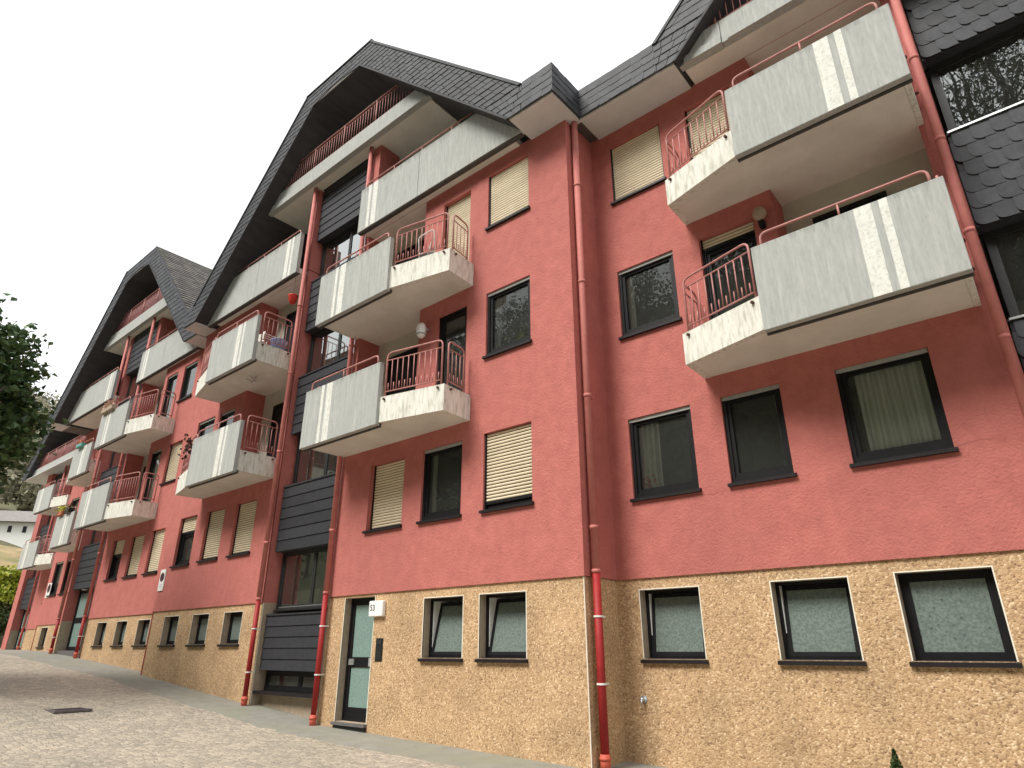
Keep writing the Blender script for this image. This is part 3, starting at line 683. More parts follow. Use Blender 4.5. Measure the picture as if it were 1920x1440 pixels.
def slates_joined(name, P, span, z0, z1, y, hh=.155, wd=.23, m='slate'):
    """span(z)-> list of (x0,x1)"""
    b = MB(); rows = int(math.ceil((z1 - z0) / hh - .01))
    for j in range(rows):
        z = z0 + j * hh; zt = min(z + hh, z1)
        for (a_, e_), (a1, e1) in zip(span(z + .001), span(zt - .001)):
            W0, W1 = e_ - a_, e1 - a1; n = max(1, int(round(max(W0, W1) / wd))); off = random.random()
            cut = [0] + [(k + off) / n for k in range(n) if 0.02 < (k + off) / n < .98] + [1]
            for q0, q1 in zip(cut[:-1], cut[1:]):
                t = random.uniform(0, .005); dz = random.uniform(-.006, .003); g_ = .006 / max(W0, .2)
                p = lambda f, zz, yy: (a_ + W0 * f if zz < zt else a1 + W1 * f, yy, zz + (dz if zz < zt else .012))
                b.add([p(q0 + g_, z, y - .018 - t), p(q1 - g_, z, y - .018 - t), p(q1 - g_, z, y), p(q0 + g_, z, y), p(q0 + g_, zt, y - .006 - t), p(q1 - g_, zt, y - .006 - t)],
                      [(0, 1, 5, 4), (0, 3, 2, 1), (1, 2, 5), (0, 4, 3)])
    return b.build(name, m, P, kind='stuff')

ZT, ZF, ZS = 14.92, 9.83, 9.2      # roof top, eave top, soffit
def gable(H, cx, kn, yf, ys_back, xl, xr, lowL=ZS, zt=ZT, top=True, wL=None, wR=None):
    """front band of the trapezoid gable, roof shell behind, eaves to xl / xr"""
    th = .96
    # outer / inner profile
    fo = lambda s_: cx + s_ * (kn + (zt - ZF))
    fi = lambda s_: cx + s_ * (kn + (zt - ZS) - th)
    lo = cx - (kn + zt - ZF); ro = cx + kn + zt - ZF; li = fi(-1); ri = fi(1)
    ik = kn - .3 + .0; zi = zt - .57
    ikx = kn + (zt - zi) - th
    poly = [(xr, ZS), (xr, ZF), (ro, ZF), (cx + kn, zt), (cx - kn, zt), (lo, ZF), (xl, ZF), (xl, ZS), (li, ZS), (cx - ikx, zi), (cx + ikx, zi), (ri, ZS)]
    rf = MB().prism_y(poly, yf + .02, ys_back).build('roof', 'slate_old', H)
    so_ = MB(); e5 = .012
    prof = [(li + e5, ZS - .01), (cx - ikx + e5 * .4, zi - e5), (cx + ikx - e5 * .4, zi - e5), (ri - e5, ZS - .01)]
    for i in range(3):
        (ax, az), (bx, bz) = prof[i], prof[i + 1]
        so_.quad((ax, yf + .03, az), (bx, yf + .03, bz), (bx, ys_back, bz), (ax, ys_back, az))
    so_.build('roof_underside', 'dark_wood', rf)
    for s_ in (-1, 1):
        o_ = lo if s_ < 0 else ro
        MB().prism_y([(o_, ZF), (cx + s_ * kn, zt), (cx + s_ * (kn - .02), zt - .06), (o_ - s_ * .075, ZF - .01)], yf - .02, yf + .05).build('verge_trim', 'slate', rf)
        i_ = li if s_ < 0 else ri
        MB().prism_y([(i_, ZS), (cx + s_ * ikx, zi), (cx + s_ * (ikx - .02), zi - .045), (i_ - s_ * .06, ZS - .002)], yf - .005, yf + .1).build('bargeboard', 'dark_wood', rf)
    return rf, dict(lo=lo, ro=ro, li=li, ri=ri, ikx=ikx, zi=zi, cx=cx, kn=kn, zt=zt, xl=xl, xr=xr)
def gable_span(g, left=True, right=True, zmin=ZF):
    def f(z):
        o = g['kn'] + g['zt'] - z; i = g['ikx'] + g['zi'] - z
        if z > g['zi']: i = 0
        r_ = []
        if left: r_.append((g['cx'] - o, g['cx'] - i))
        if right: r_.append((g['cx'] + i, g['cx'] + o))
        return r_
    return f

def loggia(H, x0, x1, z0, z1, y, dep=.55, door=None):
    b = MB(); b.quad((x0, y + dep, z0), (x1, y + dep, z0), (x1, y + dep, z1), (x0, y + dep, z1)); lo = b.build('loggia_wall', 'cream_plaster', H)
    MB().quad((x0, y, z1 - .004), (x1, y, z1 - .004), (x1, y + dep, z1 - .004), (x0, y + dep, z1 - .004)).build('loggia_ceiling', 'slab_plaster', lo)
    if door:
        d = MB(); ring(d, door[0], door[1], z0, z0 + 2.12, .07, y + dep - .05, y + dep - .004); d = d.build('balcony_door', 'frame_black', H)
        MB().box(door[0] + .06, door[1] - .06, y + dep - .03, y + dep - .02, z0 + .07, z0 + 2.06).build('pane', 'frame_black', d)
    return lo

# ------------------------------------------------------------------ walls of one half house
def half(H, x0, x1, y, wins, base, logg, zb=-2.2, b0=0., b1=0.):
    """wins: (x0,x1,z0,z1,kind,opt)"""
    holes = [(a_, c_, d_, e_, .14) for (a_, c_, d_, e_, *_r) in wins] + [(a_, c_, d_, e_, .55) for (a_, c_, d_, e_) in logg]
    wl = wall_sheet(x0, x1, .95, ZS + .02, y, holes); r_ = reveals(holes, y); wl.add(r_.v, r_.f)
    wl.quad((x0, y, .95), (x0, y + .06, .95), (x1, y + .06, .95), (x1, y, .95))
    wl.build('wall', 'red_plaster', H)
    bh = [(a_, c_, d_, e_, .17) for (a_, c_, d_, e_, *_r) in base]
    bw = wall_sheet(x0 + b0, x1 + b1, zb, .96, y + .03, bh).build('base_wall', 'pebbledash', H)
    for h_ in bh:
        if h_[0] == DOOR[0]: reveals([h_], y + .03).build('door_reveal', 'reveal_plaster', H)
    for (a_, c_, d_, e_, k, *o) in wins:
        o = o[0] if o else {}
        if k == 'w': window(H, a_, c_, d_, e_, y, **o)
        elif k == 's': shutter(H, a_, c_, d_, e_, y, **o)
    for (a_, c_, d_, e_, *t) in base:
        if t and t[0] == 'door': continue
        base_window(H, a_, c_, d_, e_, y + .03, tilt=t[0] if t else 0)

def stair(H, c, y, z_list, win_list, y_win=.19, hw=1.2, kind='board', rows=6, x_hw=1.14):
    for (z0, z1, n) in z_list:
        (board_panel if kind == 'board' else shingle_panel)(H, c - x_hw, c + x_hw, z0, z1, y, n)
    for (z0, z1) in win_list:
        stair_window(H, c - hw + .05, c + hw - .05, z0, z1, y + y_win, bright=kind != 'board')
    for sx in (c - hw, c + hw):
        for (q0, q1, m) in ((-2.2, .95, 'reveal_plaster'), (.95, 9.32, 'red_plaster')):
            MB().quad((sx, y - .118, q0), (sx, y - .118, q1), (sx, y + .55, q1), (sx, y + .55, q0)).build('stair_reveal', m, H)
    MB().box(c - hw - .1, c + hw + .1, y + .56, y + .6, -2.2, 12.2).build('stair_sky_blocker', 'dark_plaster', H) if False else None
    b = MB(); zs_ = sorted([v for q in win_list for v in q])
    MB().box(c - hw - .02, c + hw + .02, y + 1.9, y + 2.0, -2.2, 12.2).build('stair_sky_blocker', 'room', H)  # added unseen dark sheet behind the bay, stops sky leaking through
    for (z0, z1, n) in z_list: MB().box(c - hw - .01, c + hw + .01, y + .17, y + .25, z0, z1).build('spandrel', 'board', H)

DOOR = (-10.69, -9.81, -1.16, .90)
# =================================================================== house with number 53 (front middle)
C53, W53 = -12.40, 7.75
H53 = thing('apartment_house', 'red gabled apartment house with glazed door and white box numbered 53', 'building', (C53, W53 + 3, -1.1))
Wb = [(-10.22, -9.20, 2.11, 3.40, 's', dict(dep=.13)), (-8.70, -7.69, 2.11, 3.41, 'w', dict(curtain=[(0, .14, 'curtain', 2), ])), (-7.18, -6.14, 2.11, 3.42, 's', dict(dep=.07, gap=.16, drop=.93)),
      (-8.46, -7.67, 3.92, 6.11, 'w', dict(strip=False, has_sill=False, name='balcony_door', lower=.12)), (-7.17, -6.13, 4.87, 6.16, 'w', dict(strip=True, curtain=[(0, .1, 'curtain', 1.5)])),
      (-8.44, -7.65, 6.66, 8.82, 's', dict(has_sill=False)), (-7.16, -6.13, 7.62, 8.88, 's', dict(dep=.06))]
LGb = [(-11.02, -9.02, 3.90, 6.48), (-11.02, -9.02, 6.64, 9.19)]
DOOR = (-10.69, -9.81, -1.16, .90)
half(H53, -11.2, -5.24, W53, Wb, [(-8.51, -7.60, -.12, .80, 13), (-7.24, -6.31, -.12, .80, 13), (*DOOR, 'door')], LGb, b1=-.03)
for (a_, c_, d_, e_) in LGb: loggia(H53, a_, c_, d_, e_, W53, door=(-10.6, -9.5))
Wc = [(-15.45, -14.48, 2.10, 3.34, 's', dict(single=False)), (-16.95, -16.0, 2.10, 3.34, 's', dict(single=False)), (-18.45, -17.48, 2.08, 3.34, 's', dict(single=False, drop=.34)),
      (-18.5, -17.5, 4.86, 6.12, 'w'), (-18.5, -17.5, 7.6, 8.86, 'w'), (-17.2, -16.4, 3.92, 6.11, 'w', dict(has_sill=False, name='balcony_door')), (-17.2, -16.4, 6.66, 8.82, 'w', dict(has_sill=False, name='balcony_door'))]
LGc = [(-15.9, -13.85, 3.90, 6.48), (-15.9, -13.85, 6.64, 9.19)]
half(H53, -19.1, -13.62, W53, Wc, [(-15.24, -14.43, .13, .80, 0), (-16.79, -15.98, .13, .80, 0), (-18.35, -17.54, .13, .80, 0)], LGc)
for (a_, c_, d_, e_) in LGc: loggia(H53, a_, c_, d_, e_, W53, door=(-15.3, -14.4))
# return walls of the projecting house
b = MB(); b.quad((-5.24, 7.75, .95), (-5.24, 8.61, .95), (-5.24, 8.61, ZS + .02), (-5.24, 7.75, ZS + .02)); b.build('wall', 'red_plaster', H53)
b = MB(); b.quad((-5.27, 7.78, -2.2), (-5.27, 8.64, -2.2), (-5.27, 8.64, .95), (-5.27, 7.78, .95)); b.build('base_wall', 'pebbledash', H53)
b = MB(); b.quad((-19.1, 7.75, -2.2), (-19.1, 8.2, -2.2), (-19.1, 8.2, ZS), (-19.1, 7.75, ZS)); b.build('wall', 'red_plaster', H53)
MB().box(-5.275, -5.262, 7.772, 7.785, -1.5, .95).build('corner_bead', 'bead', H53)
for k in range(2):
    z = 3.68 + 2.74 * k
    balcony(H53, -12.52, 1, W53, z)
    balcony(H53, -12.52, -1, W53, z, u0=1.28, u1=3.60, uc=4.9, uw=4.85)
# stair bay
SP = [(2.02, 3.47, 6), (4.76, 6.21, 6), (7.50, 8.95, 6), (10.24, 11.95, 7)]
SW = [(3.50, 4.76), (6.24, 7.50), (8.98, 10.24)]
stair(H53, C53, 7.87, [(-.38, .68, 5)] + SP, [(.80, 2.02)] + SW)
b = MB(); x0, x1 = C53 - 1.15, C53 + 1.15; y = 8.02
ring(b, x0, x1, -.77, -.39, .05, y, y + .07); ring(b, x0 + .05, C53 + .1, -.72, -.44, .05, y + .01, y + .06); ring(b, C53 + .11, x1 - .05, -.72, -.44, .05, y + .01, y + .06)
cw = b.build('cellar_window', 'frame_black', H53)
for a_, e_ in ((x0 + .1, C53 + .05), (C53 + .16, x1 - .1)): MB().quad((a_, y + .03, -.67), (e_, y + .03, -.67), (e_, y + .03, -.49), (a_, y + .03, -.49)).build('pane', 'glass', cw)
MB().box(x0 - .05, x1 + .03, y - .22, y, -.83, -.775).build('sill', 'sill_dark', cw); room(cw, x0, x1, -.77, -.39, y + .075, .5)
MB().box(C53 - 1.2, C53 + 1.2, 8.0, 8.2, -2.2, -.83).build('base_wall', 'reveal_plaster', H53)
MB().box(C53 - 1.2, C53 - 1.185, 7.76, 7.775, -1.2, .95).build('corner_bead', 'bead', H53)
# entrance door
dr = MB(); yd = W53 + .20; ring(dr, -10.69, -9.81, -1.16, .90, .05, yd - .03, yd + .05)
dr = dr.build('entrance_door', 'frame_black', H53)
lf = MB(); ring(lf, -10.64, -9.86, -1.11, .85, .075, yd - .02, yd + .03, .17); lf.box(-10.57, -9.93, yd - .019, yd + .03, -.29, -.12); lf.build('door_leaf', 'frame_black', dr)
for z0, z1 in ((-.12, .775), (-.94, -.29)): MB().box(-10.565, -9.935, yd - .004, yd + .004, z0, z1).build('pane', 'door_glass', dr)
MB().box(-10.60, -10.46, yd - .05, yd - .022, -.25, -.15).build('mail_flap', 'aluminium', dr)
MB().box(-10.02, -9.95, yd - .055, yd - .022, -.27, -.13).build('handle', 'shutter_box', dr)
MB().box(-10.72, -9.79, W53 - .04, yd + .05, -1.21, -1.165).build('doorstep', 'stone_step', dr)
MB().box(-10.70, -9.80, W53 + .0, yd + .05, -1.7, -1.212).build('step_riser', 'black_plate', dr)
MB().box(-10.705, -10.69, W53 + .022, W53 + .038, -1.16, .915).build('corner_bead', 'bead', dr)
MB().box(-9.81, -9.795, W53 + .022, W53 + .038, -1.16, .915).build('corner_bead', 'bead', dr)
# downpipes
pipe(H53, -11.17, 7.655, 11.94); pipe(H53, -13.62, 7.655, 11.94); pipe(H53, -5.16, 7.93, 9.2, r=.058, rings=[1.62, 3.65, 5.7, 7.7])
# roof, eaves
rf53, g53 = gable(H53, -12.28, 1.48, 7.05, 12.5, -19.25, -5.03)
sl = slates_joined('gable_slates', rf53, gable_span(g53), ZF, ZT, 7.07)
slates_joined('gable_slates', rf53, lambda z: [(g53['cx'] + g53['ikx'] + g53['zi'] - z, g53['ro']), (g53['lo'], g53['cx'] - g53['ikx'] - g53['zi'] + z)], ZS, ZF, 7.07)
slates_single(rf53, g53['ro'], -5.03, ZS, ZF, 7.07, 4); slates_single(rf53, 7.05, 7.92, ZS, ZF, 0, 4, side=-5.03)
slates_single(rf53, -19.25, g53['lo'], ZS, ZF, 7.07, 4)
MB().box(g53['cx'] - 1.5, g53['cx'] + 1.5, 7.03, 7.5, ZT, ZT + .035).build('ridge_flashing', 'frame_grey', rf53)
for (a_, c_) in ((g53['ri'] - .0, -5.05), (-19.23, g53['li'])):
    MB().box(a_, c_, 7.09, W53 + .0, ZS - .035, ZS - .002).build('eave_soffit', 'soffit', rf53)
b = MB().box(-5.24, -5.05, 7.75, 8.0, ZS - .034, ZS - .002).build('eave_soffit', 'soffit', rf53)

def upper(H, cx, g, yw, hw_in, back=1.5, x_l=None, x_r=None, low51=False):
    """fourth floor panels with handrail, gallery slab and railing under the gable"""
    yp = yw - .30; z = 9.17
    inn = lambda zz: g['ikx'] + g['zi'] - zz - .02
    for s in (1, -1):
        gx_ = g['cx']
        xo0, xo1 = gx_ + s * inn(z), gx_ + s * inn(z + 1.24); xi = cx + s * hw_in; xm = xi + s * 2.1
        pts = [(xi, z), (xm - s * .006, z), (xm - s * .006, z + 1.24), (xi, z + 1.24)]
        p = MB().prism_y(pts, yp, yp + .1).build('terrace_panel', 'concrete', H)
        q = MB().prism_y([(xm + s * .006, z), (xo0, z), (xo1, z + 1.24), (xm + s * .006, z + 1.24)], yp, yp + .1).build('terrace_panel', 'concrete', H)
        for (a_, e_) in ((.30, .40), (.47, .64)): MB().box(xi + s * a_, xi + s * e_, yp - .004, yp + .002, z + .006, z + 1.232).build('stripe', 'stripe_paint', p)
        MB().box(xi, xo0 - s * .05, yp + .02, yp + .12, z - .03, z - .001).build('panel_edge_shade', 'concrete_dark', p)  # lower lip, coloured dark for the shade beneath the panel
        MB().box(xi + s * .02, xo0 - s * .3, yp + .1, yw + 1.4, ZS - .004, ZS + .14).build('terrace_slab', 'slab_plaster', H)
        h = MB(); zt = z + 1.40
        h.tube(rounded([(xi + s * .12, yp + .05, z + 1.2), (xi + s * .12, yp + .05, zt), (gx_ + s * inn(zt), yp + .05, zt)], .1), .017, 8)
        for f in (.3, .55, .8): h.tube([(xi + (xo1 - xi) * f, yp + .05, z + 1.2), (xi + (xo1 - xi) * f, yp + .05, zt)], .013, 6)
        h.build('handrail', 'rail', p, True)
        MB().box(cx + s * 1.205, cx + s * 1.5, yw, yw + .6, ZS + .15, 11.95).build('pier', 'red_plaster', H)
    # gallery
    zb, zt = 11.95, 12.48; gx_ = g['cx']
    gs = MB().prism_y([(gx_ - inn(zb), zb), (gx_ + inn(zb), zb), (gx_ + inn(zt), zt), (gx_ - inn(zt), zt)], yp, yp + .12).build('gallery_edge', 'concrete', H)
    MB().prism_y([(gx_ - inn(zb) + .05, zb - .012), (gx_ + inn(zb) - .05, zb - .012), (gx_ + inn(zb + .2) - .05, zb + .19), (gx_ - inn(zb + .2) + .05, zb + .19)], yp - .035, yp).build('gallery_ledge', 'concrete', gs)
    MB().box(gx_ - inn(zb + .2) + .06, gx_ + inn(zb + .2) - .06, yp - .006, yp + .01, zb + .19, zb + .215).build('gallery_dark_line', 'concrete_dark', gs)  # thin dark strip along the top of the ledge
    MB().box(gx_ - inn(zb) + .05, gx_ + inn(zb) - .05, yp + .12, yw + back, zb, zb + .15).build('gallery_slab', 'slab_plaster', H)
    # dark back walls
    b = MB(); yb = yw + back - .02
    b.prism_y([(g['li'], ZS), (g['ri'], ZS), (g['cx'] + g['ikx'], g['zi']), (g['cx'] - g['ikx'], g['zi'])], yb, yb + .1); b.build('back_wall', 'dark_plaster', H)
    for xx in (-3.1, -1.6, .1, 1.9): MB().box(gx_ + xx, gx_ + xx + .5, yb - .3, yb - .01, 12.1, 13.3 if abs(xx) > 2 else 13.9).build('pillar', 'red_plaster', H)
    return yp
yp = upper(H53, -12.40, g53, 7.75, 1.30)
def long_rail(H, g, yp, zb, zt, m='rail', post=1.3, bars=.115, infill=False):
    inn = lambda zz: g['ikx'] + g['zi'] - zz - .03
    x0, x1 = g['cx'] - inn(zt), g['cx'] + inn(zt); xb0, xb1 = g['cx'] - inn(zb), g['cx'] + inn(zb)
    b = MB(); b.tube([(x0, yp + .05, zt), (x1, yp + .05, zt)], .018, 8); b.tube([(xb0, yp + .05, zb + .07), (xb1, yp + .05, zb + .07)], .012, 6)
    b.tube([(g['cx'] - inn(zt - .1), yp + .05, zt - .1), (g['cx'] + inn(zt - .1), yp + .05, zt - .1)], .009, 6)
    n = int((xb1 - xb0) / post)
    for i in range(n + 1):
        x = xb0 + .2 + (xb1 - xb0 - .4) * i / n; t = min(zt, g['zi'] + g['ikx'] - abs(x - g['cx']) - .05)
        b.tube([(x, yp + .05, zb - .1), (x, yp + .05, t)], .016, 6)
    r_ = b.build('gallery_railing', m, H, True); q = MB()
    k = int((xb1 - xb0) / bars)
    for i in range(k):
        x = xb0 + .06 + i * bars; t = min(zt - .1, g['zi'] + g['ikx'] - abs(x - g['cx']) - .05)
        if t > zb + .15: q.tube([(x, yp + .05, zb + .07), (x, yp + .05, t)], .009, 5)
    q.build('bars', m, r_, True)
    if infill:
        MB().box(xb0 + .5, xb1 - .5, yp + .08, yp + .09, zb + .1, zt - .12).build('screen', 'rail_infill', r_)
long_rail(H53, g53, yp, 12.48, 13.25)

# =================================================================== house at the right edge (set back)
C51, W51 = 1.28, 8.6
H51 = thing('apartment_house', 'set back red apartment house at right with scalloped slate stair tower', 'building', (C51, W51 + 3, -1.6))
Wa = [(-4.86, -3.80, 2.11, 3.375, 'w', dict(curtain=[(0, .36, 'curtain', 3.5)])), (-3.33, -2.49, 2.11, 3.37, 'w', dict(curtain=[(.86, 1, 'net', 2)])), (-1.78, -.72, 2.11, 3.37, 'w', dict(curtain=[(.12, 1, 'net', 7)])),
      (-4.86, -3.80, 4.83, 6.10, 'w', dict(curtain=[(0, .12, 'net', 1.5)])), (-3.34, -2.46, 3.92, 6.10, 's', dict(drop=.10, has_sill=False)),
      (-4.83, -3.79, 7.56, 8.82, 's', dict(dep=.06)), (-3.31, -2.48, 6.66, 8.80, 's', dict(has_sill=False))]
LGa = [(-2.15, -.16, 3.90, 6.48), (-2.15, -.16, 6.64, 9.19)]
half(H51, -5.24, .08, W51, Wa, [(-4.89, -3.985, -.12, .79, 6), (-3.01, -2.105, -.12, .79, 6), (-1.60, -.685, -.12, .80, 0)], LGa, b0=-.03)
for (a_, c_, d_, e_) in LGa: loggia(H51, a_, c_, d_, e_, W51, door=(-1.75, -.75))
MB().box(-.2, .078, W51 + .6, W51 + .7, -2.2, 12).build('wall', 'red_plaster', H51)
for k in range(2): balcony(H51, C51, -1, W51, 3.66 + 2.74 * k, u0=1.34, u1=3.52, uc=4.78, vp=-1.10, vc=-.66, uw=4.78)
stair(H51, 1.29, W51 + .13, [(2.02, 3.47, 6), (4.78, 6.21, 6), (7.55, 8.95, 6), (10.24, 11.9, 7)], [(3.50, 4.78), (6.25, 7.55), (8.98, 10.24)], kind='shingle', hw=1.21, x_hw=1.19)
pipe(H51, .015, 8.47, 11.9, r=.055, rings=[3.2, 4.62, 6.02, 7.43, 9.0])
rf51, g51 = gable(H51, 1.28, 1.0, 7.9, 13, -5.02, 7.6, zt=13.55)
g_lo = g51['lo']
MB().box(-5.04, g51['li'], 7.94, W51, ZS - .035, ZS - .002).build('eave_soffit', 'soffit', rf51)
slates_single(rf51, -5.03, g_lo, ZS, ZF, 7.92, 4)
slates_joined('gable_slates', rf51, lambda z: [(g51['lo'], g51['cx'] - g51['ikx'] - g51['zi'] + z)], ZS, ZF, 7.92, wd=.24)
# steep band: individual slates where they are large
for j in range(14):
    z = ZF + j * .157
    a_, e_ = g51['cx'] - (g51['kn'] + g51['zt'] - z - .08), g51['cx'] - (g51['ikx'] + g51['zi'] - z - .08)
    n = 4; ww = (e_ - a_) / n
    if 'sheared' not in SL:
        q = slate_mesh(ww + .006, .165).copy(); SL['sheared'] = q
        for v in q.vertices: v.co.x += v.co.z * .98
    for i in range(n): link('slate', SL['sheared'], rf51, loc=(a_ - .08 + i * ww, 7.92 - random.uniform(0, .006), z), rot=(0, random.uniform(-.008, .008), 0))
# low parapet with railing on the fourth floor
inn = lambda zz: g51['ikx'] + g51['zi'] - zz - .02
for (a_, e_) in ((g51['cx'] - inn(9.21), -2.325), (-2.315, 1.2), (1.21, 4.8)):
    a2 = a_ if a_ > -3 else g51['cx'] - inn(9.7)
    pp = MB().prism_y([(a_, 9.21), (e_, 9.21), (e_, 9.70), (a2, 9.70)], 8.1, 8.22).build('terrace_panel', 'concrete', H51)
    MB().box(a_ + .1, e_, 8.07, 8.1, 9.205, 9.36).build('panel_ledge', 'concrete', pp)
MB().box(g51['cx'] - inn(9.21) + .05, 4.8, 8.22, W51 + 1.5, ZS - .004, ZS + .14).build('terrace_slab', 'slab_plaster', H51)
long_rail(H51, g51, 8.1, 9.70, 10.5)
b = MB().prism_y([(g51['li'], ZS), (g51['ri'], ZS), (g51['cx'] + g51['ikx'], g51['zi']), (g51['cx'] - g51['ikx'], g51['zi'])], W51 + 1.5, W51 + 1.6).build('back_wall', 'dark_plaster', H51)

# =================================================================== next house up the hill
C55, W55, W55L = -26.15, 8.13, 9.05
H55 = thing('apartment_house', 'third red apartment house up the slope with double glass entrance', 'building', (C55, W55 + 3, -.1))
Wd = [(-21.2, -20.28, 2.11, 3.36, 's', dict(single=False)), (-22.68, -21.7, 2.11, 3.34, 's', dict(single=False)), (-24.15, -23.22, 2.11, 3.36, 's', dict(single=False, drop=.4)),
      (-21.27, -20.3, 4.83, 6.10, 's', dict(single=False)), (-22.6, -21.78, 3.92, 6.10, 'w', dict(has_sill=False, name='balcony_door', curtain=[(.1, .9, 'curtain', 4)])),
      (-21.3, -20.36, 7.6, 8.85, 'w', dict(curtain=[(.5, 1, 'net', 2)])), (-22.6, -21.78, 6.66, 8.82, 'w', dict(has_sill=False, name='balcony_door', curtain=[(.4, 1, 'net', 2)]))]
LGd = [(-24.75, -22.8, 3.90, 6.48), (-24.75, -22.8, 6.64, 9.19)]
half(H55, -24.95, -19.1, W55, Wd, [(-20.93, -20.15, .14, .80, 0), (-22.47, -21.72, .14, .80, 0), (-24.0, -23.26, .14, .80, 0)], LGd)
for (a_, c_, d_, e_) in LGd: loggia(H55, a_, c_, d_, e_, W55, door=(-24.4, -23.5))
We = [(-32.85, -31.9, 2.11, 3.42, 'w'), (-31.5, -30.6, 2.11, 3.42, 'w'), (-32.9, -31.95, 4.86, 6.12, 'w'), (-30.3, -29.0, 2.11, 3.42, 'w')]
LGe = [(-30.6, -28.6, 3.90, 6.48), (-30.6, -28.6, 6.64, 9.19)]
half(H55, -33.3, -27.35, W55L, We, [(-32.65, -31.9, .13, .85, 0)], LGe, zb=-.8)
for (a_, c_, d_, e_) in LGe: loggia(H55, a_, c_, d_, e_, W55L, door=(-30, -29))
b = MB(); b.quad((-27.36, 8.13, -1), (-27.36, 9.05, -1), (-27.36, 9.05, 9.2), (-27.36, 8.13, 9.2)); b.build('wall', 'red_plaster', H55)
b = MB(); b.quad((-33.3, 9.05, -1), (-33.3, 10.5, -1), (-33.3, 10.5, 9.2), (-33.3, 9.05, 9.2)); b.build('wall', 'red_plaster', H55)
for k in range(2):
    z = 3.68 + 2.74 * k
    balcony(H55, C55 - .05, 1, W55, z, near=False)
    balcony(H55, C55, -1, W55L, z, u0=2.3, u1=4.28, uc=5.6, uw=5.5, near=False)
SP2 = [(1.98, 3.45, 6), (4.76, 6.21, 6), (7.50, 8.95, 6), (10.24, 11.95, 7)]
stair(H55, C55, 8.25, SP2, SW)
def glass_door(H, c, y, z0, z1, hw):
    b = MB(); ring(b, c - hw, c + hw, z0, z1, .06, y, y + .08); ring(b, c - hw + .06, c + .15, z0 + .06, z1 - .06, .06, y + .01, y + .06); ring(b, c + .16, c + hw - .06, z0 + .06, z1 - .06, .06, y + .01, y + .06)
    b.box(c - hw + .1, c + .1, y + .012, y + .06, z0 + .88, z0 + 1.05); b.box(c + .2, c + hw - .1, y + .012, y + .06, z0 + .8, z0 + 1.2)
    d = b.build('entrance_door', 'frame_black', H)
    for a_, e_ in ((c - hw + .11, c + .10), (c + .21, c + hw - .11)):
        for q0, q1 in ((z0 + .12, z0 + .88), (z0 + 1.05, z1 - .12)): MB().box(a_, e_, y + .03, y + .036, q0, q1).build('pane', 'door_glass', d)
    for xx in (c - .55, c + .75): MB().box(xx - .13, xx + .13, y - .1, y + .0, z1 - .02, z1 + .06).build('door_lamp', 'sign_white', d)
    MB().box(c - hw, c + hw, y - .25, y + .08, z0 - .6, z0 - .005).build('doorstep', 'stone_step', d)
glass_door(H55, C55, 8.46, .0, 1.97, 1.14)
pipe(H55, -24.93, 8.04, 11.94, rings=[3, 6]); pipe(H55, -27.42, 8.06, 11.94, rings=[3, 6])
rf55, g55 = gable(H55, -26.3, 1.42, 7.47, 10.4, -33.6, -19.28)
slates_joined('gable_slates', rf55, gable_span(g55), ZF, ZT, 7.49, .2, .3)
slates_joined('gable_slates', rf55, lambda z: [(g55['cx'] + g55['ikx'] + g55['zi'] - z, -19.3), (-33.58, g55['cx'] - g55['ikx'] - g55['zi'] + z)], ZS, ZF, 7.49, .2, .3)
for (a_, c_) in ((g55['ri'], -19.3), (-33.55, g55['li'])): MB().box(a_, c_, 7.52, W55, ZS - .035, ZS - .002).build('eave_soffit', 'soffit', rf55)
yp55 = upper(H55, C55, g55, 8.22, 1.2); long_rail(H55, g55, yp55, 12.48, 13.25, bars=.16, infill=True)
# slates on the visible right slope of that roof (each course a row of overlapping stones) and the hip behind it
b = MB(); Lr = (ZT - ZF) * math.sqrt(2); nrow = 30; hh = Lr / nrow
ux, uz = -1 / math.sqrt(2), 1 / math.sqrt(2); nx, nz = 1 / math.sqrt(2), 1 / math.sqrt(2)
for j in range(nrow):
    y = 7.49 - random.uniform(0, .25)
    while y < 10.4:
        y1 = min(y + .28, 10.4); y0_ = max(y, 7.49)
        if y1 > y0_:
            t0, t1 = j * hh, (j + 1) * hh + .03; d0, d1 = .032 + random.uniform(0, .008), .010
            q = lambda t, d, yy: (g55['ro'] + ux * t + nx * d, yy, ZF + uz * t + nz * d)
            b.add([q(t0, d0, y0_), q(t0, d0, y1), q(t1, d1, y1), q(t1, d1, y0_), q(t0, 0, y0_), q(t0, 0, y1)], [(0, 1, 2, 3), (4, 5, 1, 0), (1, 5, 2), (4, 0, 3)])
        y += .28
b.build('roof_slates', 'slate_old', rf55, kind='stuff')
b = MB(); cx = g55['cx']
P1 = [(cx + 1.42, 10.4, ZT), (cx - 1.42, 10.4, ZT), (g55['lo'], 10.4, ZF), (g55['ro'], 10.4, ZF), (cx + 1.0, 13.5, ZT - .9), (cx - 1.0, 13.5, ZT - .9), (g55['lo'], 15, ZF), (g55['ro'], 15, ZF)]
b.add(P1, [(0, 1, 5, 4), (0, 4, 7, 3), (1, 2, 6, 5), (4, 5, 6, 7)]); b.build('rear_roof', 'slate_old', rf55)
MB().tube([(g55['ro'] + .05, 7.46, ZF + .03), (g55['ro'] + .05, 7.46, ZF - .02), (-19.35, 7.46, ZF - .02)], .02, 6).build('verge_flashing', 'white_metal', rf55)

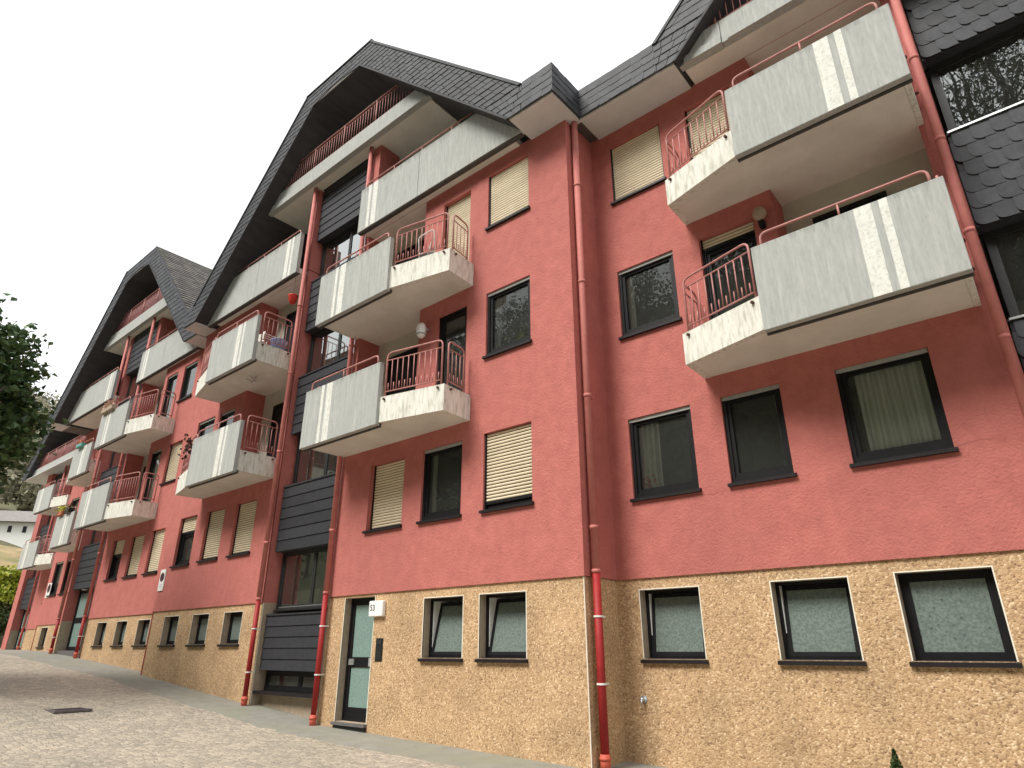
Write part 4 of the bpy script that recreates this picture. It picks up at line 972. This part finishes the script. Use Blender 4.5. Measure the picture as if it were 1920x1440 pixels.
# =================================================================== farthest house
C57, W57 = -41.3, 10.45
H57 = thing('apartment_house', 'farthest red apartment house at the end of the row, beside the bank', 'building', (C57, W57 + 3, 0))
half(H57, -40.1, -33.3, W57, [(-38.4, -37.4, 2.11, 3.4, 'w'), (-36.4, -35.4, 2.11, 3.4, 'w'), (-37.6, -36.8, 3.92, 6.1, 'w', dict(has_sill=False, name='balcony_door')), (-37.6, -36.8, 6.66, 8.8, 'w', dict(has_sill=False, name='balcony_door'))], [(-36.5, -35.7, .13, .85, 0)], [(-39.8, -38.0, 6.64, 9.19), (-39.8, -38.0, 3.9, 6.48)], zb=-.8)
for zz in ((3.9, 6.48), (6.64, 9.19)): loggia(H57, -39.8, -38.0, *zz, W57, door=(-39.3, -38.5))
for k in range(2): balcony(H57, C57, 1, W57, 3.68 + 2.74 * k, near=False)
stair(H57, C57, 10.6, [(1.98, 3.45, 6), (4.76, 6.21, 6), (7.5, 8.95, 6)], [(3.5, 4.76), (6.24, 7.5)])
glass_door(H57, C57, 10.8, .0, 1.97, 1.1)
pipe(H57, -40.08, 10.36, 9.2, rings=[3, 6])
MB().box(-43.3, -42.51, 10.45, 14, -.8, 9.2).build('wall', 'red_plaster', H57)
rf57, g57 = gable(H57, -39.3, 1.48, 9.9, 17, -46.1, -33.2)
slates_joined('gable_slates', rf57, gable_span(g57, right=False), ZF, ZT, 9.92, .25, .4)
slates_joined('gable_slates', rf57, lambda z: [(-46.1, g57['cx'] - g57['ikx'] - g57['zi'] + z)], ZS, ZF, 9.92, .25, .4)
MB().box(-46.0, -38, 9.95, 12, ZS - .03, ZS - .002).build('eave_soffit', 'soffit', rf57)
inn = lambda zz: g57['ikx'] + g57['zi'] - zz - .02
MB().prism_y([(g57['cx'] - inn(9.21), 9.21), (-36, 9.21), (-36, 9.72), (g57['cx'] - inn(9.72), 9.72)], 10.15, 10.27).build('terrace_panel', 'concrete', H57)
MB().box(-44.9, -36, 10.12, 10.15, 9.205, 9.36).build('panel_ledge', 'concrete', H57)
long_rail(H57, g57, 10.15, 9.72, 10.5, bars=.2, infill=True)
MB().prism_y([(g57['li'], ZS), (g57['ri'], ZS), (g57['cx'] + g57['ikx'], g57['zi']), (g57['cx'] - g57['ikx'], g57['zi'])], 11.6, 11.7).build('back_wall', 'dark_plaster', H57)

for (H_, a_, c_, y_) in ((H53, -19.0, -5.3, 9.9), (H51, -5.2, 7.4, 10.7), (H55, -33.2, -19.2, 10.9), (H57, -42.4, -33.4, 12.6)):
    MB().box(a_, c_, y_, y_ + 3, -2.2, 9.25).build('sky_blocker', 'room', H_)  # added unseen box, blocks sky from showing through the house

def crack(H, pts, y):
    b = MB(); P = []
    for (x0, z0), (x1, z1) in zip(pts[:-1], pts[1:]):
        for k in range(5): t = k / 5; P.append((x0 + (x1 - x0) * t, z0 + (z1 - z0) * t + random.uniform(-.008, .008)))
    P.append(pts[-1])
    for i in range(len(P) - 1):
        w0, w1 = .0025 * (1 - i / len(P)) + .001, .0025 * (1 - (i + 1) / len(P)) + .001
        b.quad((P[i][0], y - .003, P[i][1] - w0), (P[i + 1][0], y - .003, P[i + 1][1] - w1), (P[i + 1][0], y - .003, P[i + 1][1] + w1), (P[i][0], y - .003, P[i][1] + w0))
    b.build('crack', 'crack', H)
for pts in ([(-.70, 2.13), (-.5, 2.15), (-.3, 2.13)], [(-3.78, 2.02), (-3.6, 2.0), (-3.4, 2.04)], [(-4.9, 3.39), (-5.0, 3.40)]): crack(H51, pts, W51)
for pts in ([(-6.12, 3.44), (-5.98, 3.47)], [(-7.2, 3.44), (-7.35, 3.42)]): crack(H53, pts, W53)

# =================================================================== things on the facade
def text_mesh(name, s, size, m, parent, loc, rot):
    cu = bpy.data.curves.new('t', 'FONT'); cu.body = s; cu.size = size; cu.extrude = .002; cu.align_x = 'CENTER'; cu.align_y = 'CENTER'
    t = bpy.data.objects.new('t', cu); col.objects.link(t); dg_ = bpy.context.evaluated_depsgraph_get()
    me = bpy.data.meshes.new_from_object(t.evaluated_get(dg_)); bpy.data.objects.remove(t); me.materials.clear(); me.materials.append(MATS[m])
    return link(name, me, parent, loc=loc, rot=rot)
# number box
ns = thing('house_number_box', 'white square box with the number 53 beside the glass door', 'sign', (-9.69, 7.7, .68))
o = MB().box(-9.88, -9.50, 7.70, 7.78, .545, .815).build('box', 'sign_white', ns); bevel(o, .02, 3)
text_mesh('number', '53', .14, 'sign_dark', ns, (-9.77, 7.697, .69), (R(90), 0, 0))
# intercom
ic = thing('intercom_panel', 'narrow black doorbell panel on the tan wall below number box', 'intercom', (-9.6, 7.75, 0))
o = MB().box(-9.695, -9.505, 7.768, 7.79, -.185, .19).build('plate', 'black_plate', ic); bevel(o, .006)
MB().box(-9.66, -9.54, 7.760, 7.769, .09, .165).build('speaker_grille', 'frame_grey', ic)
for r_ in range(6):
    for k in range(2): MB().box(-9.665 + k * .07, -9.605 + k * .07, 7.762, 7.7685, .035 - r_ * .036, .058 - r_ * .036).build('bell_button', 'frame_grey', ic)
def no_parking(x0, x1, z0, z1, y, label):
    t = thing('no_parking_sign', label, 'sign', ((x0 + x1) / 2, y, z0), 'no parking signs on the red walls')
    o = MB().box(x0, x1, y - .025, y - .005, z0, z1).build('plate', 'sign_white', t); cx = (x0 + x1) / 2; cz = z1 - (z1 - z0) * .36; r = (x1 - x0) * .40
    d = MB(); n = 24
    d.add([(cx + r * math.cos(2 * math.pi * k / n), y - .028, cz + r * math.sin(2 * math.pi * k / n)) for k in range(n)], [tuple(range(n))]); d.build('disc', 'sign_maroon', t)
    d = MB(); d.add([(cx + r * .74 * math.cos(2 * math.pi * k / n), y - .031, cz + r * .74 * math.sin(2 * math.pi * k / n)) for k in range(n)], [tuple(range(n))]); d.build('disc_field', 'sign_dark', t)
    s = MB(); q = r * .1; e6 = r * .74 * .7
    s.add([(cx - e6 - q, y - .034, cz + e6 - q), (cx - e6 + q, y - .034, cz + e6 + q), (cx + e6 + q, y - .034, cz - e6 + q), (cx + e6 - q, y - .034, cz - e6 - q)], [(0, 3, 2, 1)]); s.build('slash', 'sign_maroon', t)
    for k, ww in enumerate((.3, .5, .34)):
        MB().box(cx - (x1 - x0) * ww / 2, cx + (x1 - x0) * ww / 2, y - .0275, y - .02, z0 + .06 + k * .05, z0 + .075 + k * .05).build('print_line', 'sign_grey', t)
no_parking(-19.02, -18.72, 1.47, 2.02, 7.75, 'white no parking plate below the shutters of the house numbered 53')
no_parking(-33.1, -32.65, 2.02, 2.6, 9.05, 'small distant white no parking plate beside a dark window')
# lanterns
ln = thing('wall_lantern', 'white hexagonal wall lantern beside the second floor balcony door', 'lamp', (-8.74, 7.6, 5.7))
MB().lathe((-8.74, 7.57, 5.68), [(.03, 0), (.07, .03), (.095, .07), (.10, .24), (.085, .28), (.05, .31), (.015, .34)], 6).build('lantern_body', 'sign_white', ln)
MB().lathe((-8.74, 7.57, 5.74), [(.097, 0), (.101, .01), (.101, .02), (.098, .03)], 6).build('ring', 'shutter_box', ln)
MB().box(-8.76, -8.72, 7.63, 7.75, 5.9, 5.94).build('arm', 'shutter_box', ln)
lp = thing('globe_lamp', 'round glass globe lamp on the wall beside the upper right balcony door', 'lamp', (-2.32, 8.5, 5.9))
MB().lathe((-2.32, 8.49, 5.93), [(.02, 0), (.07, .02), (.10, .08), (.10, .12), (.07, .18), (.02, .2)], 14).build('globe', 'reveal_plaster', lp, True)
MB().box(-2.36, -2.28, 8.5, 8.6, 5.82, 5.92).build('holder', 'frame_black', lp)
# tap
tp = thing('wall_tap', 'small chrome garden tap on the tan wall at right', 'tap', (-4.94, 8.6, -.64))
MB().lathe((0, 0, 0), [(.05, 0), (.05, .01), (.02, .015), (.02, .06), (.03, .065), (.03, .08)], 14).build('rosette', 'aluminium', tp, True).matrix_basis = Matrix.Translation((-4.94, 8.63, -.63)) @ Matrix.Rotation(R(90), 4, 'X')
MB().tube([(-4.94, 8.58, -.63), (-4.94, 8.55, -.64), (-4.94, 8.55, -.70)], .012, 8).build('spout', 'aluminium', tp, True)
# red hanging pot under the gable balcony
t = thing('hanging_pot', 'bright red plant pot hanging beside the downpipe', 'pot', (-13.52, 7.38, 8.1))
MB().lathe((-13.52, 7.38, 8.12), [(.06, 0), (.09, .05), (.12, .2), (.13, .22), (.11, .22)], 12).build('pot', 'pot_red', t, True)
MB().tube([(-13.52, 7.38, 8.3), (-13.52, 7.38, 9.16)], .004, 5).build('hanger', 'frame_black', t)
# triangular bracket lamp beneath the third floor balcony
t = thing('bracket_lamp', 'metal triangle bracket with tube fixed under a balcony floor', 'bracket', (-15.05, 7.35, 6.4))
MB().tube([(-15.2, 7.3, 6.46), (-15.0, 7.5, 6.36), (-14.9, 7.25, 6.46), (-15.2, 7.3, 6.46)], .018, 6).build('bracket_frame', 'white_metal', t)
MB().tube([(-15.05, 7.4, 6.38), (-14.62, 7.3, 6.38)], .024, 8).build('lamp_tube', 'aluminium', t)
# drying rack with towel, tub
t = thing('drying_rack', 'white folding rack with a towel on the balcony beside downpipe', 'drying rack', (-14.6, 7.35, 6.7))
b = MB(); cx = -14.85
for q in ((cx - .3, 7.35), (cx - .3, 7.65), (cx + .3, 7.35), (cx + .3, 7.65)): b.tube([(q[0], q[1], 6.64), (cx + (q[0] - cx) * .6, q[1], 7.62)], .012, 6)
for k in range(5): b.tube([(cx - .25 + k * .12, 7.35, 7.62), (cx - .25 + k * .12, 7.65, 7.62)], .008, 5)
b.build('rack_frame', 'white_metal', t); curtain_mesh(cx - .28, cx + .28, 7.38, 7.66, 7.33, 2, .015).build('towel', 'towel', t, True)
t = thing('laundry_tub', 'pale blue plastic tub on the balcony floor by the rack', 'tub', (-14.12, 7.5, 6.64))
MB().lathe((-14.12, 7.5, 7.05), [(.14, 0), (.17, .04), (.2, .22), (.215, .24), (.19, .24)], 14).build('tub', 'plastic_blue', t, True)
MB().lathe((-14.12, 7.5, 6.64), [(.12, 0), (.14, .405)], 10).build('stand', 'plastic_white', t)
# chair frame on the third floor balcony of 53
t = thing('folded_lounger', 'folded metal garden chair leaning behind the third floor railing', 'chair', (-8.2, 7.25, 6.6))
b = MB(); b.tube(rounded([(-8.55, 7.3, 6.65), (-8.5, 7.15, 7.7), (-8.05, 7.15, 7.7), (-8.1, 7.3, 6.65)], .08), .014, 6); b.tube([(-8.52, 7.2, 7.35), (-8.07, 7.2, 7.2)], .011, 6); b.tube([(-8.53, 7.3, 6.8), (-8.08, 7.15, 7.5)], .011, 6)
b.build('chair_frame', 'white_metal', t, True); MB().box(-8.48, -8.10, 7.2, 7.215, 6.95, 7.3).build('seat', 'frame_grey', t)
# flowers and planters on the far balconies
def planter(label, x, y, z, m, n, sz, wdt=.5, potm='terracotta', name='flower_box'):
    t = thing(name, label, 'planter', (x, y, z))
    o = MB().box(x - wdt / 2, x + wdt / 2, y - .08, y + .08, z, z + .16).build('box', potm, t); bevel(o, .02)
    P = np.stack([rng.uniform(-wdt / 2, wdt / 2, n) + x, rng.normal(0, .07, n) + y, z + .17 + np.abs(rng.normal(0, .10, n))], 1)
    V, F = leaves(P, sz); np_mesh('blooms', V, F, m, t, 'stuff')
planter('box of pale pink blooms on the third house balcony edge', -24.2, 7.05, 7.62, 'flower_pink', 110, .09, 1.0, 'reveal_plaster')
planter('red and teal pots on the balcony edge of the third house', -29.6, 7.95, 7.6, 'flower', 40, .1, .6, 'plastic_teal')
planter('yellow flower box on the lower balcony of third house', -29.9, 7.98, 4.88, 'flower_yellow', 90, .1, .5)
planter('dark bowl planter beside the yellow flower box', -29.1, 7.98, 4.88, 'leaf_dark', 40, .08, .5, 'black_plate', 'bowl_planter')
t = thing('dried_wreath', 'brown dried twigs tied at the balcony corner beside shutter', 'plant', (-16.3, 6.72, 4.8))
P = np.stack([rng.normal(-16.36, .07, 60), rng.normal(6.7, .06, 60), rng.normal(4.75, .16, 60)], 1); V, F = leaves(P, .10); np_mesh('twigs', V, F, 'rust', t)
# window sill things
def sill_plant(label, x, y, z, m, n, sp, sz, name='potted_plant'):
    t = thing(name, label, 'plant', (x, y, z))
    MB().lathe((x, y, z), [(.05, 0), (.06, .02), (.075, .11), (.08, .12), (.06, .12)], 12).build('pot', 'terracotta', t, True)
    P = np.stack([rng.normal(x, sp, n), rng.normal(y, .04, n), z + .14 + np.abs(rng.normal(0, sp, n))], 1); V, F = leaves(P, sz); np_mesh('foliage', V, F, m, t)
sill_plant('orange flowers in the lower right window with white curtain', -4.68, 8.83, 2.16, 'flower', 60, .07, .08)
sill_plant('green plant behind glass under the shuttered balcony', -8.2, 7.98, 2.16, 'leaf_ivy', 90, .14, .12)
sill_plant('spiky plant in the upper window beside the balcony door', -6.5, 7.98, 4.92, 'leaf_bright', 40, .12, .12)
t = thing('white_bowl', 'small white bowl on the sill of the lower right window', 'bowl', (-4.05, 8.8, 2.16))
MB().lathe((-4.05, 8.80, 2.17), [(.03, 0), (.06, .03), (.075, .07), (.065, .07)], 12).build('bowl', 'plastic_white', t, True)

# conifer tip at the lower right
cx_, cy_ = -1.85, 8.1
zt_ = -.925
cn = thing('dwarf_conifer', 'tip of a small pointed conifer against the tan wall', 'conifer', (cx_, cy_, gz(cx_)))
MB().tube([(cx_, cy_, gz(cx_) - .05), (cx_, cy_, zt_ - .03)], [.02, .004], 6).build('trunk', 'bark', cn)
n = 2600; tt = rng.uniform(0, 1, n) ** .7; rad = .16 * tt * np.sqrt(rng.uniform(.1, 1, n)); an = rng.uniform(0, 6.283, n)
P = np.stack([cx_ + rad * np.cos(an), cy_ + rad * np.sin(an), zt_ - tt * (zt_ - gz(cx_) - .04)], 1); V, F = leaves(P, .035); np_mesh('foliage', V, F, 'leaf_conifer', cn)

# =================================================================== surroundings
def branchy(b, p, d, L_, r, depth, tips):
    q = p + d * L_; b.tube([tuple(p), tuple((p + q) / 2 + Vector((random.uniform(-.04, .04) * L_,) * 3)), tuple(q)], [r, r * .8, r * .62], 6, False); tips.append(q)
    if depth == 0: return
    for k in range(3 if depth > 1 else 2):
        nd = (d + Vector((random.uniform(-.8, .8), random.uniform(-.8, .8), random.uniform(-.15, .6)))).normalized()
        branchy(b, p + d * L_ * random.uniform(.6, 1), nd, L_ * random.uniform(.6, .8), r * .58, depth - 1, tips)
# ivy-clad tree at the left edge
tx, ty = -18.6, .3
tr = thing('ivy_tree', 'dark green broadleaf tree cut by the left picture edge', 'tree', (tx, ty, gz(tx)))
b = MB(); tips = []; branchy(b, Vector((tx, ty, gz(tx) - .2)), Vector((.02, .12, 1)).normalized(), 3.2, .26, 4, tips); b.build('trunk', 'bark', tr, True)
cc = []
ctr = np.array([-18.8, 1.62, 5.1])
for k in range(380):
    v = rng.normal(size=3); v /= np.linalg.norm(v); rr = rng.uniform(.25, 1) ** .5
    rad = np.array([2.3, 2.3, 3.0]) * (1 + .10 * math.sin(5 * v[2] + 3 * v[1]))
    if v[2] < 0: rad[1] *= 1 + .26 * v[2] * rr
    cc.append(ctr + v * rr * rad)
cc = np.array(cc); n = 130
P = (cc[:, None, :] + rng.normal(size=(len(cc), n, 3)) * np.array([.26, .24, .22])).reshape(-1, 3)
V, F = leaves(P, .17, .5, .3); np_mesh('crown', V, F, 'leaf_ivy', tr)

# wooded hillside behind the camera (it is what the window panes mirror)
def terrain(name, m, x0, x1, nx_, y0, y1, ny_, f):
    b = MB(); X = np.linspace(x0, x1, nx_); Yy = np.linspace(y0, y1, ny_)
    for x in X:
        for y in Yy: b.v.append((x, y, f(x, y)))
    for i in range(nx_ - 1):
        for j in range(ny_ - 1): b.f.append((i * ny_ + j, (i + 1) * ny_ + j, (i + 1) * ny_ + j + 1, i * ny_ + j + 1))
    return b.build(name, m, None, True, 'structure')
def hz(x, y): t = max(0, -12 - y); return gz(x) - .3 + .92 * t + .8 * math.sin(x * .13 + y * .2) * min(1, t / 6)
terrain('wooded_slope', 'hill_ground', -130, 90, 56, -70, -11.5, 26, hz)
VV = []; FF = []; k0 = 0; tb = MB()
for i in range(150):
    x = rng.uniform(-70, 32); y = -14 - rng.uniform(0, 50); z = hz(x, y); h = rng.uniform(8, 14)
    tb.tube([(x, y, z - .3), (x + rng.uniform(-.4, .4), y, z + h * .5), (x + rng.uniform(-.8, .8), y + rng.uniform(-.4, .4), z + h)], [.2, .14, .04], 5, False)
    for k in range(9):
        a2 = rng.uniform(0, 6.28); q = rng.uniform(.35, .9)
        tb.tube([(x, y, z + h * q), (x + math.cos(a2) * h * .2, y + math.sin(a2) * h * .2, z + h * q + h * .14)], [.05, .012], 4, False)
    n = 620; u = rng.uniform(.3, 1.02, n); rad = h * .26 * np.sqrt(rng.uniform(.05, 1, n)) * (1.15 - .75 * np.abs(u - .62) * 1.6); an = rng.uniform(0, 6.283, n)
    P = np.stack([x + rad * np.cos(an), y + rad * np.sin(an), z + u * h], 1); V, F = leaves(P, .36, .5); VV.append(V); FF.append(F + k0); k0 += len(V)
for (x, y, h) in ((3.2, -20, 27), (6.5, -24, 30), (1.4, -25, 29), (-4, -23, 20), (9, -30, 29), (4.5, -33, 27), (2.2, -29, 30), (-26, -9, 20), (-30, -11, 21), (-22, -10, 17), (-1.5, -31, 20)):
    z = hz(x, y); tp_ = []
    tb.tube([(x, y, z - .5), (x + .3, y, z + h * .5), (x, y + .3, z + h)], [.24, .16, .03], 6, False)
    for k in range(26):
        q = rng.uniform(.3, .97); a2 = rng.uniform(0, 6.28); d = Vector((math.cos(a2), math.sin(a2), rng.uniform(.2, .8))).normalized()
        branchy(tb, Vector((x, y, z + h * q)), d, (1.1 - q) * h * .22 + .4, .05, 2, tp_)
    tp_ = np.array([tuple(v) for v in tp_]); P = (tp_[:, None, :] + rng.normal(size=(len(tp_), 5, 3)) * .4).reshape(-1, 3)
    V, F = leaves(P, .22, .5); VV.append(V); FF.append(F + k0); k0 += len(V)
o = np_mesh('wood', np.concatenate(VV), np.concatenate(FF), 'leaf_forest', None, 'stuff'); o['label'] = 'wooded slope across the lane mirrored in the window panes'; o['category'] = 'woodland'
o = tb.build('wood_trunks', 'bark', None, True, 'stuff'); o['label'] = 'trunks of the wood across the lane'; o['category'] = 'woodland'

# hill at the end of the lane
def fz(x, y): t = max(0, -58 - x); return -.3 + gz(max(x, -60)) + .36 * t + 1.2 * math.sin(y * .11 + x * .07) * min(1, t / 15)
terrain('far_hill', 'hill_ground', -330, -57, 40, -60, 140, 36, fz)
VV = []; FF = []; k0 = 0; tb = MB()
for i in range(190):
    x = -rng.uniform(92, 300); y = -x * rng.uniform(.11, .40); z = fz(x, y)
    if -118 < x < -84 and .17 < -y / x < .26 and False: continue
    h = rng.uniform(6, 11); n = 260
    if x > -108: h *= .5
    tb.tube([(x, y, z - .5), (x, y, z + h)], [.18, .03], 5, False)
    u = rng.uniform(.2, 1, n); rad = h * .34 * np.sqrt(rng.uniform(.05, 1, n)); an = rng.uniform(0, 6.283, n)
    P = np.stack([x + rad * np.cos(an), y + rad * np.sin(an), z + u * h], 1); V, F = leaves(P, .8, .5); VV.append(V); FF.append(F + k0); k0 += len(V)
o = np_mesh('hillside_wood', np.concatenate(VV), np.concatenate(FF), 'leaf_hill_hazed', None, 'stuff'); o['label'] = 'half bare trees covering the far hill, haze paled into leaf colour'; o['category'] = 'woodland'
o = tb.build('hillside_trunks', 'bark', None, True, 'stuff'); o['label'] = 'thin trunks of the trees on the far hill'; o['category'] = 'woodland'
# white house on the hill
hx, hy = -88, 19.5
wh = thing('hillside_house', 'white house with grey hipped roof on the hillside at left', 'house', (hx, hy, 8))
zb_, zw, zr = 8.5, 12.6, 14.5
MB().box(hx - 5, hx + 3, hy - 7, hy + 7, zb_ - 2, zw).build('wall', 'house_white', wh)
b = MB(); b.add([(hx - 5.6, hy - 7.6, zw), (hx + 3.6, hy - 7.6, zw), (hx + 3.6, hy + 7.6, zw), (hx - 5.6, hy + 7.6, zw), (hx - 1, hy - 4.4, zr), (hx - 1, hy + 4.8, zr)],
                [(0, 1, 4), (1, 2, 5, 4), (2, 3, 5), (3, 0, 4, 5), (0, 3, 2, 1)]); r_ = b.build('roof', 'house_roof', wh)
MB().box(hx - 1.4, hx - .6, hy + 2.2, hy + 3.3, zr - .8, zr + .7).build('chimney', 'house_white', r_)
for k in range(9): MB().box(hx + 2.98, hx + 3.05, hy - 6.2 + k * 1.4, hy - 5.85 + k * 1.4, zb_ + 3.05, zb_ + 3.7).build('window', 'frame_grey', wh)
wh.rotation_euler = (0, 0, R(-38))
# earth bank, bush and wall at the end of the lane
b = MB()
for i in range(13):
    for j, (dx, z) in enumerate(((0, -.2), (-1.2, 2.0), (-5, 5.6), (-12, 7.6))): b.v.append((-53 + dx + .5 * math.sin(i * 1.3 + j), 4 + i * 1.4, z + .25 * math.sin(i * 2.1 + j * 1.7)))
for i in range(12):
    for j in range(3): b.f.append((i * 4 + j, (i + 1) * 4 + j, (i + 1) * 4 + j + 1, i * 4 + j + 1))
b.build('earth_bank', 'bank_earth', None, True, 'structure')
sw = thing('stone_wall', 'low rough stone retaining wall at the end of the lane', 'wall', (-52, 11, 0))
b = MB().box(-52.3, -51.8, 4, 20, -.3, 1.5); b.build('wall_core', 'stone_wall', sw)
STONE = MB().box(0, .1, 0, .36, 0, .26).mesh('stone', 'stone_wall')
for r_ in range(5):
    for k in range(40): link('stone', STONE, sw, loc=(-51.85 + random.uniform(-.02, .03), 4 + k * .4 + (r_ % 2) * .2, -.2 + r_ * .32 + random.uniform(-.02, .02)))
def bush(label, c, rad, m, n, sz, name='bush'):
    t = thing(name, label, 'bush', (c[0], c[1], c[2] - rad[2]))
    cl = rng.normal(size=(40, 3)); cl /= np.linalg.norm(cl, axis=1)[:, None]; cl = np.array(c) + cl * np.array(rad) * rng.uniform(.3, 1, (40, 1))
    P = (cl[:, None, :] + rng.normal(size=(40, n, 3)) * np.array(rad) * .16).reshape(-1, 3); V, F = leaves(P, sz); np_mesh('foliage', V, F, m, t)
    MB().tube([(c[0], c[1], c[2] - rad[2] - .6), (c[0], c[1], c[2])], [.07, .03], 6).build('stem', 'bark', t)
bush('bright yellow green bush at the end of the lane', (-50.5, 11.6, 3.6), (1.3, 1.3, 1.1), 'leaf_bright', 90, .22)
bush('darker green bush hanging below the bright one', (-50.3, 11.9, 1.9), (1.1, 1.2, 1.0), 'leaf_dark', 90, .2)
